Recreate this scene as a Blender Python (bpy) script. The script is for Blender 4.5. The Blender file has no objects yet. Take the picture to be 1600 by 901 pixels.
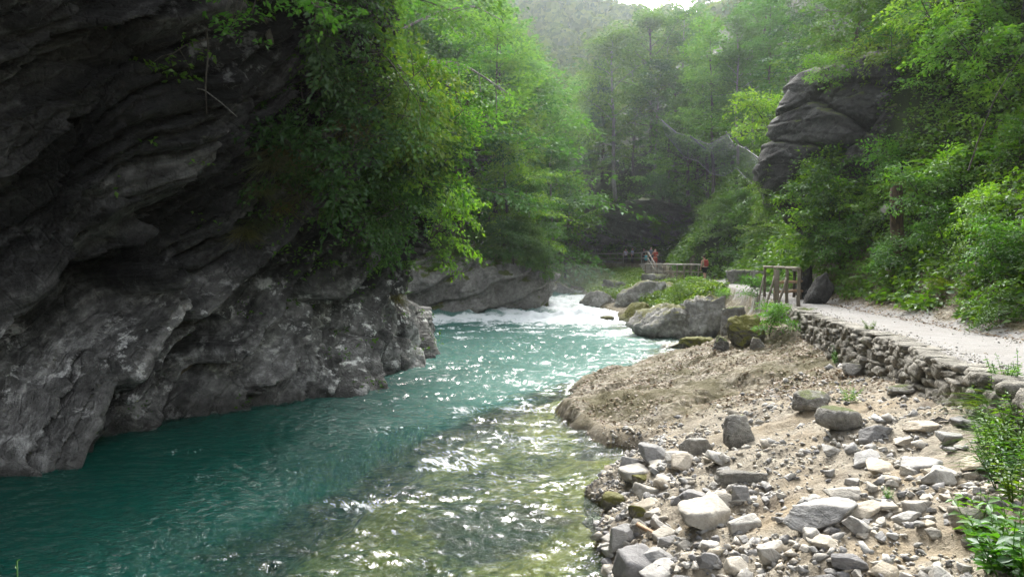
import bpy, math, random
import numpy as np
from mathutils import Vector, Matrix, Euler
R = math.radians
sc = bpy.context.scene
COL = sc.collection
rng = np.random.default_rng(11)
random.seed(11)

# ------------------------------------------------------------------ camera, sky, sun, exposure
CZ, F, HY = 3.3, 1155.0, 415.0            # eye height over the pool, focal length and horizon row in 1600-px units
cam_d = bpy.data.cameras.new("camera"); cam = bpy.data.objects.new("camera", cam_d); COL.objects.link(cam)
cam.location = (0, 0, CZ); cam.rotation_euler = (R(90), 0, 0)
cam_d.sensor_width = 36; cam_d.lens = 36 * F / 1600; cam_d.shift_y = (HY - 450.5) / 1600
cam_d.clip_start = 0.05; cam_d.clip_end = 3000
sc.camera = cam

SUN_EL, SUN_AZ = R(41), R(5)       # azimuth measured from +Y towards +X
world = bpy.data.worlds.new("World"); sc.world = world; world.use_nodes = True
wn = world.node_tree; wn.nodes.clear()
w_out = wn.nodes.new("ShaderNodeOutputWorld"); w_bg = wn.nodes.new("ShaderNodeBackground")
w_sky = wn.nodes.new("ShaderNodeTexSky"); w_sky.sky_type = 'NISHITA'; w_sky.sun_disc = False
w_sky.sun_elevation = SUN_EL; w_sky.sun_rotation = SUN_AZ % (2 * math.pi)
w_sky.air_density = 1.0; w_sky.dust_density = 4.0; w_sky.ozone_density = 1.0
w_hs = wn.nodes.new("ShaderNodeHueSaturation"); w_hs.inputs['Saturation'].default_value = 0.22
wn.links.new(w_sky.outputs[0], w_hs.inputs['Color']); wn.links.new(w_hs.outputs[0], w_bg.inputs[0])
w_bg.inputs[1].default_value = 0.15
wn.links.new(w_bg.outputs[0], w_out.inputs[0])

sun_d = bpy.data.lights.new("sun", 'SUN'); sun = bpy.data.objects.new("sun", sun_d); COL.objects.link(sun)
sun_d.energy = 1.5; sun_d.angle = R(24); sun_d.color = (1.0, 0.96, 0.88)
sdir = Vector((math.sin(SUN_AZ) * math.cos(SUN_EL), math.cos(SUN_AZ) * math.cos(SUN_EL), math.sin(SUN_EL)))
sun.rotation_euler = sdir.to_track_quat('Z', 'Y').to_euler()

sc.view_settings.view_transform = 'Standard'; sc.view_settings.look = 'None'
sc.view_settings.exposure = 2.15; sc.view_settings.gamma = 1.0; sc.view_settings.use_curve_mapping = False
sc.render.engine = 'CYCLES'
cy = sc.cycles
cy.max_bounces = 7; cy.diffuse_bounces = 3; cy.glossy_bounces = 3; cy.transmission_bounces = 4
cy.transparent_max_bounces = 12; cy.volume_bounces = 1
cy.use_denoising = True; cy.sample_clamp_indirect = 6.0
HAZE_DENSITY = 0.00030

# ------------------------------------------------------------------ noise
_p = np.random.default_rng(5).permutation(256).astype(np.int64)
PERM = np.concatenate([_p, _p, _p])
G3 = np.random.default_rng(6).normal(size=(256, 3)); G3 /= np.linalg.norm(G3, axis=1)[:, None]
RND = np.random.default_rng(7).random(4096)
def perlin(x, y, z=None):
    x, y = np.broadcast_arrays(np.asarray(x, float), np.asarray(y, float))
    z = np.zeros_like(x) if z is None else np.broadcast_to(np.asarray(z, float), x.shape)
    xi, yi, zi = np.floor(x).astype(np.int64), np.floor(y).astype(np.int64), np.floor(z).astype(np.int64)
    xf, yf, zf = x - xi, y - yi, z - zi
    u, v, w = (t * t * t * (t * (t * 6 - 15) + 10) for t in (xf, yf, zf))
    def g(dx, dy, dz):
        h = PERM[PERM[PERM[(xi + dx) & 255] + ((yi + dy) & 255)] + ((zi + dz) & 255)]
        gv = G3[h]
        return gv[..., 0] * (xf - dx) + gv[..., 1] * (yf - dy) + gv[..., 2] * (zf - dz)
    def l(a, b, t): return a + t * (b - a)
    a = l(l(g(0, 0, 0), g(1, 0, 0), u), l(g(0, 1, 0), g(1, 1, 0), u), v)
    b = l(l(g(0, 0, 1), g(1, 0, 1), u), l(g(0, 1, 1), g(1, 1, 1), u), v)
    return 1.5 * l(a, b, w)
def perlin2(x, y, s=0.0):
    x, y = np.broadcast_arrays(np.asarray(x, float), np.asarray(y, float))
    x = x + s * 17.3; y = y + s * 9.1
    xi, yi = np.floor(x).astype(np.int64), np.floor(y).astype(np.int64)
    xf, yf = x - xi, y - yi
    u, v = (t * t * t * (t * (t * 6 - 15) + 10) for t in (xf, yf))
    def g(dx, dy):
        gv = G3[PERM[PERM[(xi + dx) & 255] + ((yi + dy) & 255)]]
        return gv[..., 0] * (xf - dx) + gv[..., 1] * (yf - dy)
    a = g(0, 0) + u * (g(1, 0) - g(0, 0)); b = g(0, 1) + u * (g(1, 1) - g(0, 1))
    return 1.7 * (a + v * (b - a))
def fbm2(x, y, s=0.0, octv=4, gain=.5):
    t, a = 0, 1.0
    for i in range(octv):
        t = t + a * perlin2(x * 2 ** i, y * 2 ** i, s + i * 3.7); a *= gain
    return t
def fbm3(p, f, octv=4, gain=.5, s=0.0):
    t, a = 0, 1.0
    for i in range(octv):
        q = p * f * 2 ** i + s + i * 5.3
        t = t + a * perlin(q[..., 0], q[..., 1], q[..., 2]); a *= gain
    return t
def hsh(i, s=0):
    return RND[(np.asarray(i).astype(np.int64) * 7919 + int(s) * 104729) % 4096]
def hsh2(i, j, s=0):
    return RND[(np.asarray(i).astype(np.int64) * 7919 + np.asarray(j).astype(np.int64) * 3571 + int(s) * 1049) % 4096]
def worley2(x, y, s=0):
    xi, yi = np.floor(x), np.floor(y)
    f1 = np.full(np.shape(x), 9.0); f2 = np.full(np.shape(x), 9.0); cid = np.zeros(np.shape(x))
    for dx in (-1, 0, 1):
        for dy in (-1, 0, 1):
            cx, cy_ = xi + dx, yi + dy
            px, py = cx + hsh2(cx, cy_, s + 1), cy_ + hsh2(cx, cy_, s + 2)
            d = np.hypot(px - x, py - y)
            new = d < f1
            f2 = np.where(new, f1, np.minimum(f2, d)); cid = np.where(new, hsh2(cx, cy_, s + 3), cid); f1 = np.where(new, d, f1)
    return f1, f2, cid
def sst(a, b, x):
    t = np.clip((np.asarray(x, float) - a) / (b - a), 0, 1); return t * t * (3 - 2 * t)
def smin(a, b, k): 
    h = np.clip(.5 + .5 * (b - a) / k, 0, 1); return b + (a - b) * h - k * h * (1 - h)
def smax(a, b, k): return -smin(-a, -b, k)

# ------------------------------------------------------------------ mesh and object helpers
def mk_mesh(name, verts, faces, smooth=True, mats=None, midx=None):
    verts = np.ascontiguousarray(verts, dtype=np.float32); faces = np.ascontiguousarray(faces, dtype=np.int32)
    me = bpy.data.meshes.new(name); k = faces.shape[1]
    me.vertices.add(len(verts)); me.vertices.foreach_set("co", verts.ravel())
    me.loops.add(faces.size); me.loops.foreach_set("vertex_index", faces.ravel())
    me.polygons.add(len(faces)); me.polygons.foreach_set("loop_start", np.arange(0, faces.size, k, dtype=np.int32))
    me.polygons.foreach_set("loop_total", np.full(len(faces), k, dtype=np.int32))
    if smooth: me.polygons.foreach_set("use_smooth", np.ones(len(faces), dtype=bool))
    for m in (mats if isinstance(mats, (list, tuple)) else [mats] if mats else []): me.materials.append(m)
    if midx is not None: me.polygons.foreach_set("material_index", np.asarray(midx, dtype=np.int32))
    me.update(); return me
def attr(me, name, vals):
    a = me.attributes.new(name, 'FLOAT', 'POINT'); a.data.foreach_set("value", np.ascontiguousarray(vals, dtype=np.float32).ravel())
def obj(name, me, parent=None, loc=None, rot=None, scale=None):
    o = bpy.data.objects.new(name, me); COL.objects.link(o)
    if parent is not None: o.parent = parent
    if loc is not None: o.location = loc
    if rot is not None: o.rotation_euler = rot
    if scale is not None: o.scale = (scale,) * 3 if np.isscalar(scale) else scale
    return o
def tag(o, label=None, cat=None, group=None, kind=None):
    if label: o["label"] = label
    if cat: o["category"] = cat
    if group: o["group"] = group
    if kind: o["kind"] = kind
    return o
def empty(name, loc, rot=(0, 0, 0), scale=None):
    o = bpy.data.objects.new(name, None); COL.objects.link(o); o.location = loc; o.rotation_euler = rot
    if scale is not None: o.scale = (scale,) * 3 if np.isscalar(scale) else scale
    o.empty_display_size = .2
    return o
def copy_tree(root, label=None, cat=None, group=None, loc=None, rot=None, scale=None):
    r = root.copy(); COL.objects.link(r)
    if loc is not None: r.location = loc
    if rot is not None: r.rotation_euler = rot
    if scale is not None: r.scale = (scale,) * 3 if np.isscalar(scale) else scale
    tag(r, label, cat, group)
    for ch in root.children:
        c = ch.copy(); COL.objects.link(c); c.parent = r
    return r
def grid_faces(nr, nc):
    i = np.arange(nr * nc).reshape(nr, nc)
    return np.stack([i[:-1, :-1], i[:-1, 1:], i[1:, 1:], i[1:, :-1]], -1).reshape(-1, 4)
def pix(px, py, d):            # a point d metres ahead that is seen at the photo's pixel (px, py)
    return np.array([(px - 800) / F * d, d, CZ - (py - HY) / F * d])
def tube(pts, rad, n=7, cap=True):
    pts = np.asarray(pts, float); rad = np.broadcast_to(np.asarray(rad, float), (len(pts),))
    t = np.gradient(pts, axis=0); t /= np.linalg.norm(t, axis=1)[:, None] + 1e-9
    up = np.array([0, 0, 1.0]) if abs(t[0, 2]) < .9 else np.array([1.0, 0, 0])
    s = np.cross(t, up); s /= np.linalg.norm(s, axis=1)[:, None] + 1e-9; b = np.cross(s, t)
    a = np.linspace(0, 2 * np.pi, n, endpoint=False)
    v = pts[:, None] + rad[:, None, None] * (np.cos(a)[None, :, None] * s[:, None] + np.sin(a)[None, :, None] * b[:, None])
    v = v.reshape(-1, 3); fs = []
    for i in range(len(pts) - 1):
        for j in range(n):
            a0, a1 = i * n + j, i * n + (j + 1) % n
            fs += [(a0, a1, a1 + n), (a0, a1 + n, a0 + n)]
    if cap:
        v = np.vstack([v, pts[0], pts[-1]]); c0, c1 = len(v) - 2, len(v) - 1; e = (len(pts) - 1) * n
        for j in range(n): fs += [(c0, (j + 1) % n, j), (c1, e + j, e + (j + 1) % n)]
    return v, np.array(fs)
def box(c, size, rz=0.0):
    x, y, z = np.array(size) / 2
    v = np.array([(sx * x, sy * y, sz * z) for sz in (-1, 1) for sx, sy in ((-1, -1), (1, -1), (1, 1), (-1, 1))])
    cr, sr = math.cos(rz), math.sin(rz)
    v = np.stack([v[:, 0] * cr - v[:, 1] * sr, v[:, 0] * sr + v[:, 1] * cr, v[:, 2]], 1) + np.array(c)
    q = [(0, 3, 2, 1), (4, 5, 6, 7), (0, 1, 5, 4), (1, 2, 6, 5), (2, 3, 7, 6), (3, 0, 4, 7)]
    return v, np.array([t for a, b, c_, d in q for t in ((a, b, c_), (a, c_, d))])
def join(parts):
    vs, fs, o = [], [], 0
    for v, f in parts:
        vs.append(v); fs.append(np.asarray(f) + o); o += len(v)
    return np.vstack(vs), np.vstack(fs)

# ------------------------------------------------------------------ materials
class NT:
    def __init__(s, name):
        s.m = bpy.data.materials.new(name); s.m.use_nodes = True; s.t = s.m.node_tree; s.t.nodes.clear()
        s.out = s.t.nodes.new("ShaderNodeOutputMaterial")
    def n(s, typ, ins=None, **props):
        nd = s.t.nodes.new(typ)
        for k, v in props.items(): setattr(nd, k, v)
        for k, v in (ins or {}).items():
            if isinstance(v, bpy.types.NodeSocket): s.t.links.new(v, nd.inputs[k])
            else: nd.inputs[k].default_value = v
        return nd
    def math(s, op, a, b=0.0, c=0.0, clamp=False):
        return s.n("ShaderNodeMath", {0: a, 1: b, 2: c}, operation=op, use_clamp=clamp).outputs[0]
    def pos(s, scale=(1, 1, 1), rot=(0, 0, 0), src='Position'):
        o = s.n("ShaderNodeNewGeometry").outputs['Position'] if src == 'Position' else s.n("ShaderNodeTexCoord").outputs['Object']
        return s.n("ShaderNodeMapping", {'Vector': o, 'Scale': scale, 'Rotation': rot}).outputs[0]
    def noise(s, vec, scale, detail=4.0, rough=.55, dist=0.0):
        return s.n("ShaderNodeTexNoise", {'Vector': vec, 'Scale': scale, 'Detail': detail, 'Roughness': rough, 'Distortion': dist}).outputs[0]
    def ramp(s, fac, stops, interp='LINEAR'):
        nd = s.n("ShaderNodeValToRGB", {'Fac': fac}); cr = nd.color_ramp; cr.interpolation = interp
        while len(cr.elements) < len(stops): cr.elements.new(.5)
        for e, (p, c) in zip(cr.elements, stops):
            e.position = p; e.color = (c, c, c, 1) if np.isscalar(c) else (*c, 1)
        return nd.outputs[0]
    def mix(s, fac, a, b, mode='MIX'):
        nd = s.n("ShaderNodeMix", data_type='RGBA', blend_type=mode, clamp_factor=True)
        for i, v in ((0, fac), (6, a), (7, b)):
            if isinstance(v, bpy.types.NodeSocket): s.t.links.new(v, nd.inputs[i])
            else: nd.inputs[i].default_value = v if i == 0 else (*v, 1)
        return nd.outputs[2]
    def attr(s, name): return s.n("ShaderNodeAttribute", attribute_name=name).outputs['Fac']
    def bump(s, h, strength=.5, dist=.1, normal=None):
        ins = {'Height': h, 'Strength': strength, 'Distance': dist}
        if normal is not None: ins['Normal'] = normal
        return s.n("ShaderNodeBump", ins).outputs[0]
    def up(s): return s.n("ShaderNodeSeparateXYZ", {0: s.n("ShaderNodeNewGeometry").outputs['Normal']}).outputs['Z']
    def bsdf(s, color, rough=.85, normal=None, spec=.3, **kw):
        ins = {'Base Color': color if isinstance(color, bpy.types.NodeSocket) else (*color, 1), 'Roughness': rough, 'Specular IOR Level': spec}
        if normal is not None: ins['Normal'] = normal
        return s.n("ShaderNodeBsdfPrincipled", ins, **kw).outputs[0]
    def done(s, sh): s.t.links.new(sh, s.out.inputs[0]); return s.m

def rock_mat(name, dark, mid, light, lichen=None, moss=.0, strata=0.0, lich_t=.62, scale=1.0, wet=False, bump=.6, moss_col=(.045, .055, .012), rough=.85, percopy=False, lit_scour=False):
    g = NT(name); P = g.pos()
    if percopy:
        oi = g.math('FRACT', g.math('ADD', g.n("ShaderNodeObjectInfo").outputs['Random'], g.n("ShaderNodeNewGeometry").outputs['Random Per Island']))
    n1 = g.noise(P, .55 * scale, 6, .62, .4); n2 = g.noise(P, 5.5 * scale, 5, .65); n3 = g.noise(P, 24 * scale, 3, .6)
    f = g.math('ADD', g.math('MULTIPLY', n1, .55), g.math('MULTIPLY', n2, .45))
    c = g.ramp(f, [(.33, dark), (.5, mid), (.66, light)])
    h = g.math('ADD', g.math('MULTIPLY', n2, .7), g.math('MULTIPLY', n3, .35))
    if strata and not lit_scour:
        Q = g.n('ShaderNodeMapping', {'Vector': g.pos((1, 1, 1), (strata, 0, 0)), 'Scale': (.35, .3, 2.6)}).outputs[0]
        st = g.noise(Q, 1.6, 5, .6, .3)
        c = g.mix(.75, c, g.ramp(st, [(.36, .35), (.5, 1.0), (.62, 1.35)]), 'MULTIPLY')
        h = g.math('ADD', h, g.math('MULTIPLY', st, 1.6))
    vo = g.n("ShaderNodeTexVoronoi", {'Vector': P, 'Scale': 2.1 * scale}, feature='DISTANCE_TO_EDGE').outputs['Distance']
    crack = g.ramp(vo, [(0, 0.0), (.05, 1.0)])
    h = g.math('ADD', h, g.math('MULTIPLY', crack, .18))
    if lit_scour:                              # random dark and pale bed tones, painting in the shadows under the beds
        la = g.attr("layer"); c = g.mix(1.0, c, g.ramp(la, [(0, .28), (.5, .95), (1, 1.9)]), 'MULTIPLY')
        Q2 = g.n("ShaderNodeCombineXYZ", {0: g.math('MULTIPLY', g.attr("bed_along"), .5), 1: g.math('MULTIPLY', g.attr("bed_across"), 5.0), 2: 0.0}).outputs[0]
        s2 = g.noise(Q2, 1.0, 6, .68, .25); c = g.mix(.85, c, g.ramp(s2, [(.36, .42), (.5, 1.0), (.64, 1.5)]), 'MULTIPLY')
        h = g.math('ADD', h, g.math('MULTIPLY', s2, 1.8))
    if lichen:
        l1 = g.noise(P, 2.2 * scale, 8, .72); l = g.ramp(l1, [(lich_t - .05, 0.0), (lich_t + .04, 1.0)])
        l = g.math('MULTIPLY', l, g.ramp(g.noise(P, .3, 2), [(.42, .1), (.6, 1.0)]))
        c = g.mix(l, c, lichen)
    if moss:
        mm = g.math('ADD', g.math('MULTIPLY', g.up(), .5), g.noise(P, 1.4, 6, .65))
        c = g.mix(g.ramp(mm, [(1.02 - moss, 0.0), (1.12 - moss, 1.0)]), c, g.mix(n2, moss_col, tuple(2.1 * v for v in moss_col)))
    if percopy: c = g.mix(1.0, c, g.ramp(oi, [(0, (.50, .50, .52)), (.3, (.85, .85, .85)), (.6, (1.02, .98, .9)), (.8, (1.08, .96, .78)), (1, (1.22, 1.22, 1.2))]), 'MULTIPLY')
    if lit_scour:                              # paler low belt: scoured rock, with the skylight on it painted in
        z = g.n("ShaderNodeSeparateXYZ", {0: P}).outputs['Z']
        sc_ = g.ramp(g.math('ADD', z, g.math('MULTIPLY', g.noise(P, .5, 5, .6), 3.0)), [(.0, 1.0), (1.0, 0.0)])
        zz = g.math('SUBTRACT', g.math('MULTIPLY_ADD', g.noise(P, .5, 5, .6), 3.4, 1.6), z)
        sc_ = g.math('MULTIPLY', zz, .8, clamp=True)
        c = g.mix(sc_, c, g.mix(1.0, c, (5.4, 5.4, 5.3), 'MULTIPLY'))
    ro = rough
    if wet:
        z = g.n("ShaderNodeSeparateXYZ", {0: P}).outputs['Z']
        w = g.ramp(g.math('ADD', z, g.math('MULTIPLY', n1, .5)), [(.3, 1.0), (.62, 0.0)])
        c = g.mix(g.math('MULTIPLY', w, .7), c, (.018, .017, .014)); ro = g.math('MULTIPLY_ADD', w, -.5, rough)
    return g.done(g.bsdf(c, ro, g.bump(h, bump, .12)))

def leaf_mat(name, c1, c2, trans=.42, tcol=None, var=.9, gloss=.03):
    g = NT(name)
    isl = g.n("ShaderNodeNewGeometry").outputs['Random Per Island']; oi = g.n("ShaderNodeObjectInfo").outputs['Random']
    c = g.mix(isl, c1, c2)
    c = g.mix(var, c, g.ramp(oi, [(0, (.42, .62, .62)), (.3, (.8, .9, .95)), (.65, (1.1, 1.05, .9)), (1, (1.55, 1.25, .7))]), 'MULTIPLY')
    d = g.n("ShaderNodeBsdfDiffuse", {'Color': c}).outputs[0]
    t = g.n("ShaderNodeBsdfTranslucent", {'Color': g.mix(1.0, c, tcol or (1.25, 1.35, .45), 'MULTIPLY')}).outputs[0]
    gl = g.n("ShaderNodeBsdfGlossy", {'Color': (.9, .95, 1, 1), 'Roughness': .42}).outputs[0]
    s = g.n("ShaderNodeMixShader", {0: trans, 1: d, 2: t}).outputs[0]
    return g.done(g.n("ShaderNodeMixShader", {0: gloss, 1: s, 2: gl}).outputs[0])

def bark_mat(name, a, b):
    g = NT(name); P = g.pos((6, 6, 1.5), src='Object'); n = g.noise(P, 3, 5, .6)
    return g.done(g.bsdf(g.ramp(n, [(.35, a), (.65, b)]), .9, g.bump(n, .6, .03)))

M_LEFT = rock_mat("left_cliff_limestone", (.0075, .0075, .0072), (.025, .0246, .024), (.076, .0755, .074), (.18, .18, .178), moss=.0, strata=R(-36), wet=True, bump=.9, lit_scour=True, lich_t=.60)
M_GREY = rock_mat("grey_limestone", (.045, .042, .038), (.15, .143, .13), (.29, .28, .26), (.42, .41, .39), moss=.2, bump=.7)
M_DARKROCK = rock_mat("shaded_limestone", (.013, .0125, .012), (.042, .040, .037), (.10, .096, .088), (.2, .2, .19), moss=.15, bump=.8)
M_BOULDER = rock_mat("river_boulder", (.07, .066, .058), (.2, .19, .17), (.40, .39, .36), (.46, .45, .42), moss=.16, lich_t=.55, wet=True, moss_col=(.06, .06, .014))
M_MOSSY = rock_mat("mossy_boulder", (.05, .045, .035), (.12, .11, .085), (.22, .2, .17), (.3, .3, .27), moss=.52, wet=True, moss_col=(.07, .068, .014))
M_STONE = rock_mat("rubble_stone", (.19, .187, .178), (.37, .362, .345), (.50, .49, .468), (.55, .54, .53), moss=0, scale=3, bump=.35, percopy=True)
M_STONEDARK = rock_mat("dark_stone", (.08, .077, .068), (.2, .19, .168), (.36, .35, .32), (.46, .45, .42), moss=.08, scale=3, bump=.5)
# ------------------------------------------------------------------ the valley's plan
I = np.interp
def XL(y): return I(y, [-20, 0, 8, 12.1, 13.4, 16.2, 18.6, 23.8, 28, 32, 36, 40, 46, 48, 49.5, 51, 53, 56, 70, 100, 130],
                       [-10, -9.6, -9, -8.4, -7.6, -6.3, -4.8, -3.1, -3.0, -4.2, -7, -9, -8, -4.5, 1, 2.6, 2.8, 1.5, -1, -8, -20])
def XR(y): return I(y, [-20, 0, 2, 4.3, 8.4, 10.7, 12.9, 14.3, 15.6, 16.9, 20.6, 23, 25.5, 27.5, 30, 34, 38, 42, 46, 52, 60, 70, 85, 110, 130],
                       [-2, -1.3, -.6, .15, 1.1, 1.15, 2.15, 1.45, .98, 1.0, 1.9, 3.9, 6.0, 7.9, 8.9, 9.3, 8.8, 7.6, 6.6, 5.7, 6, 6.5, 4, -4, -14])
def XP(y): return I(y, [-20, 0, 4, 6, 8.2, 12, 15, 22, 26, 32, 44, 53, 57, 60, 66, 75, 83, 88, 92, 96, 100, 120],
                       [1, 3.5, 4.4, 4.9, 5.42, 6.4, 6.95, 8.45, 9.1, 10.2, 12.3, 13.4, 12.5, 11.5, 12.0, 13.2, 12.4, 10, 7, 3, -1, -12])
def PW(y): return I(y, [0, 12, 20, 26, 44, 53, 60, 70, 80, 86, 92, 98], [1.9, 1.9, 1.5, 1.3, 2.0, 2.0, 1.6, 2.4, 4.2, 5.6, 6, 6])
def TOE(y): return XP(y) + PW(y)
def ZP(y): return I(y, [0, 8, 22, 40, 53, 60, 62, 68, 80, 120], [2.1, 2.1, 2.08, 2.2, 2.25, 2.3, 2.5, 3.45, 3.5, 4]) - 1.3 * sst(53.6, 54.2, y) * sst(60.2, 59.6, y)
def ZB(y): return I(y, [-10, 0, 4, 8.2, 14.6, 18, 22, 28, 34, 44, 53, 60, 70, 100], [1.8, 1.8, 1.85, 1.75, 1.3, 1.45, 1.66, 1.5, 1.7, 2.0, 2.0, 1.9, 2.6, 3])
def WL(y): return I(y, [0, 42, 46, 55, 100, 200], [0, 0, .12, .75, 1.3, 2])
def SHELF(y): return I(y, [0, 4, 8, 14, 15.5, 17, 20, 24, 30, 40], [-4.0, -3.7, -3.3, -2.5, -1.3, .3, 1.3, 4.2, 6.2, 5.0])
def HCL(y): return I(y, [0, 17, 22, 27, 34, 42, 50, 60], [17, 14.5, 9, 7.2, 5, 4, 3.2, 3])
def HT(x, y, detail=True):
    x, y = np.broadcast_arrays(np.asarray(x, float), np.asarray(y, float))
    xl, xr, xp, toe, zp, wl = XL(y), XR(y), XP(y), TOE(y), ZP(y), WL(y)
    xr = xr + .22 * fbm2(x * .7, y * .9, 77, 4) * sst(40, 30, y)
    # river bed
    dr = xr - x; shelf = SHELF(y) + .75 * fbm2(x * .45, y * .45, 88, 3)
    bed = -.10 - .11 * np.clip(dr, 0, 5) - 1.9 * sst(shelf + .6, shelf - 1.6, x)
    if detail: bed = bed + .10 * fbm2(x * .9, y * .9, 3) 
    # right bank
    t = np.clip((x - xr) / np.maximum(xp - xr, .3), 0, 1)
    rub = sst(14.2, 12.6, y); p = I(y, [0, 4, 12, 30, 60], [.38, .58, .65, .8, .8])
    zb = ZB(y) - wl
    lip = .22 * sst(0, .3, x - xr)
    bank = rub * zb * t ** p + (1 - rub) * (lip + (zb - lip) * t ** I(y, [26, 30, 36, 44, 60], [1.0, .8, 1.2, 1.7, 1.7]))
    if detail:
        ben = (1 - rub) * sst(28, 25, y)
        bank = bank + sst(0, .5, x - xr) * sst(1.0, .9, t) * (.05 * fbm2(x * 1.3, y * 1.3, 9, 5) + ben * (.16 * fbm2(x * .55, y * .55, 4, 5) + .045 * np.abs(fbm2(x * 3.1, y * 3.1, 8, 3))) + rub * .06 * fbm2(x * 1.6, y * 1.6, 5, 5) + .05 * np.floor(3 * fbm2(x * .8 + y * .3, y * .8, 15, 3)) * .5 * rub)
        bank = bank + sst(28, 33, y) * sst(0, 1, x - xr) * sst(1, .85, t) * .3 * fbm2(x * .6, y * .6, 6, 4)
        c1, c2, cc = worley2(x * .85 + .25 * fbm2(x, y, 17, 2), y * 1.1, 19)
        bank = bank + ben * sst(.15, .9, x - xr) * sst(1, .92, t) * (.10 * (cc - .5) - .05 * np.exp(-((c2 - c1) / .09) ** 2))
        c1, c2, cc = worley2(x * 2.3 + y * .4, y * 2.9, 20)
        bank = bank + sst(.1, .6, x - xr) * sst(1, .92, t) * sst(28, 25, y) * (.025 * (cc - .5) - .015 * np.exp(-((c2 - c1) / .1) ** 2))
    z = np.where(x < xr, bed, bank)
    # path terrace
    pt = sst(-.02, .04, x - xp)
    path = zp + (.012 * fbm2(x * 2.2, y * 2.2, 12, 3) if detail else 0) + .04 * sst(.25, 0, x - xp) * 0
    z = np.where(x > xp - .02, (z * (1 - pt) + (path - wl) * pt), z)
    # slope above the path
    s = x - toe
    k = I(y, [0, 18, 22, 31, 36, 55, 75, 120, 200], [1.25, 1.3, 1.5, 1.4, 1.3, 1.35, 1.35, 1.2, .6])
    k1 = I(y, [0, 20, 23, 26, 30, 34, 60, 200], [1.25, 1.3, 1.9, 3.0, 2.8, 1.4, 1.35, .6])
    nb = fbm2(x * .25, y * .25, 21, 4) if detail else 0
    rise = .45 * np.clip(s, 0, .9) + k1 * np.clip(s - .7, 0, 3) + k * np.clip(s - 3.7, 0, 10) + .85 * np.clip(s - 13.7, 0, 60)
    rise = rise + sst(.3, 2.5, s) * nb * .55 + (sst(0.1, .8, s) * .09 * fbm2(x * 2, y * 2, 14, 4) if detail else 0)
    z = np.where(s > 0, path - wl + rise, z)
    # left side
    sl = xl - x
    kl = I(y, [0, 30, 44, 60, 120, 200], [.8, .8, 1.1, 1.25, 1.0, .5])
    lz = np.minimum(2.4 * np.clip(sl - 1.3, 0, 99), HCL(y) - wl) + kl * np.clip(sl - 7, 0, 90)
    lz = np.where(sl > 0, -1.6 * sst(1.4, 0, sl) + lz, 0) 
    if detail: lz = lz + sst(1, 5, sl) * fbm2(x * .2, y * .2, 31, 4) * .7
    z = np.where(sl > 0, lz, z)
    z = z + wl
    # head of the valley
    vy = np.clip(y - 105, 0, None)
    far = np.clip(y - 150, 0, None)
    ridge = I(x, [-260, -90, -20, 16, 25, 34, 60, 120, 300], [150, 140, 112, 94, 80, 66, 66, 110, 150])
    hill = np.minimum(.18 * vy + .82 * far, ridge + (2.5 * fbm2(x * .03, y * .03, 41, 3) if detail else 0)) 
    hill = np.where(y > 320, ridge - .1 * (y - 320), hill)
    z = np.where(y > 105, np.maximum(z, hill), z)
    # keep the side hills under the valley's rim
    return np.minimum(z, 150)

# ------------------------------------------------------------------ ground sheet
def warp_rows(y0, y1, step):
    ys = [y0]
    while ys[-1] < y1: ys.append(ys[-1] + step * math.sqrt(ys[-1] ** 2 + 36))
    return np.array(ys)
ky = np.concatenate([np.arange(-1.7, -.28, .008), np.arange(-.28, .75, .0028), np.arange(.75, 1.7, .008)])
yy = warp_rows(-9, 400, .0048)
KX, YY = np.meshgrid(ky, yy); XX = KX * np.sqrt(YY ** 2 + 36)
ZZ = HT(XX, YY)
GV = np.stack([XX, YY, ZZ], -1).reshape(-1, 3)
gme = mk_mesh("ground", GV, grid_faces(*XX.shape))
xf, yf = XX.ravel(), YY.ravel()
dpath = np.minimum(xf - XP(yf), TOE(yf) + .25 - xf)
a_path = sst(-.15, .15, dpath + .25 * fbm2(xf * 1.2, yf * 1.2, 51, 4)) * sst(62, 54, yf)
dirt_out = sst(1.6, .5, xf - TOE(yf) + .7 * fbm2(xf * .8, yf * .8, 52, 3)) * (xf > TOE(yf))
veg = np.maximum(sst(.6, 1.6, xf - TOE(yf) + .5 * fbm2(xf * .8, yf * .8, 53, 3)), sst(1.0, 3.0, XL(yf) - xf))
veg = np.maximum(veg, sst(38, 45, yf) * (xf > XR(yf)) * (xf < XP(yf)) * sst(.08, .3, (xf - XR(yf)) / np.maximum(XP(yf) - XR(yf), .3)))
veg = np.maximum(veg, sst(95, 120, yf))
a_rub = sst(14.6, 12.4, yf + .9 * fbm2(xf * .8, yf * .8, 54, 3) + .35 * (xf - 3)) 
attr(gme, "path", a_path); attr(gme, "veg", veg); attr(gme, "rubble", a_rub); attr(gme, "under", sst(WL(yf) + .02, WL(yf) - .12, ZZ.ravel()))
g = NT("ground"); P = g.pos()
n1, n2, n3 = g.noise(P, .9, 6, .65), g.noise(P, 7, 5, .65), g.noise(P, 34, 4, .7)
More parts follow.
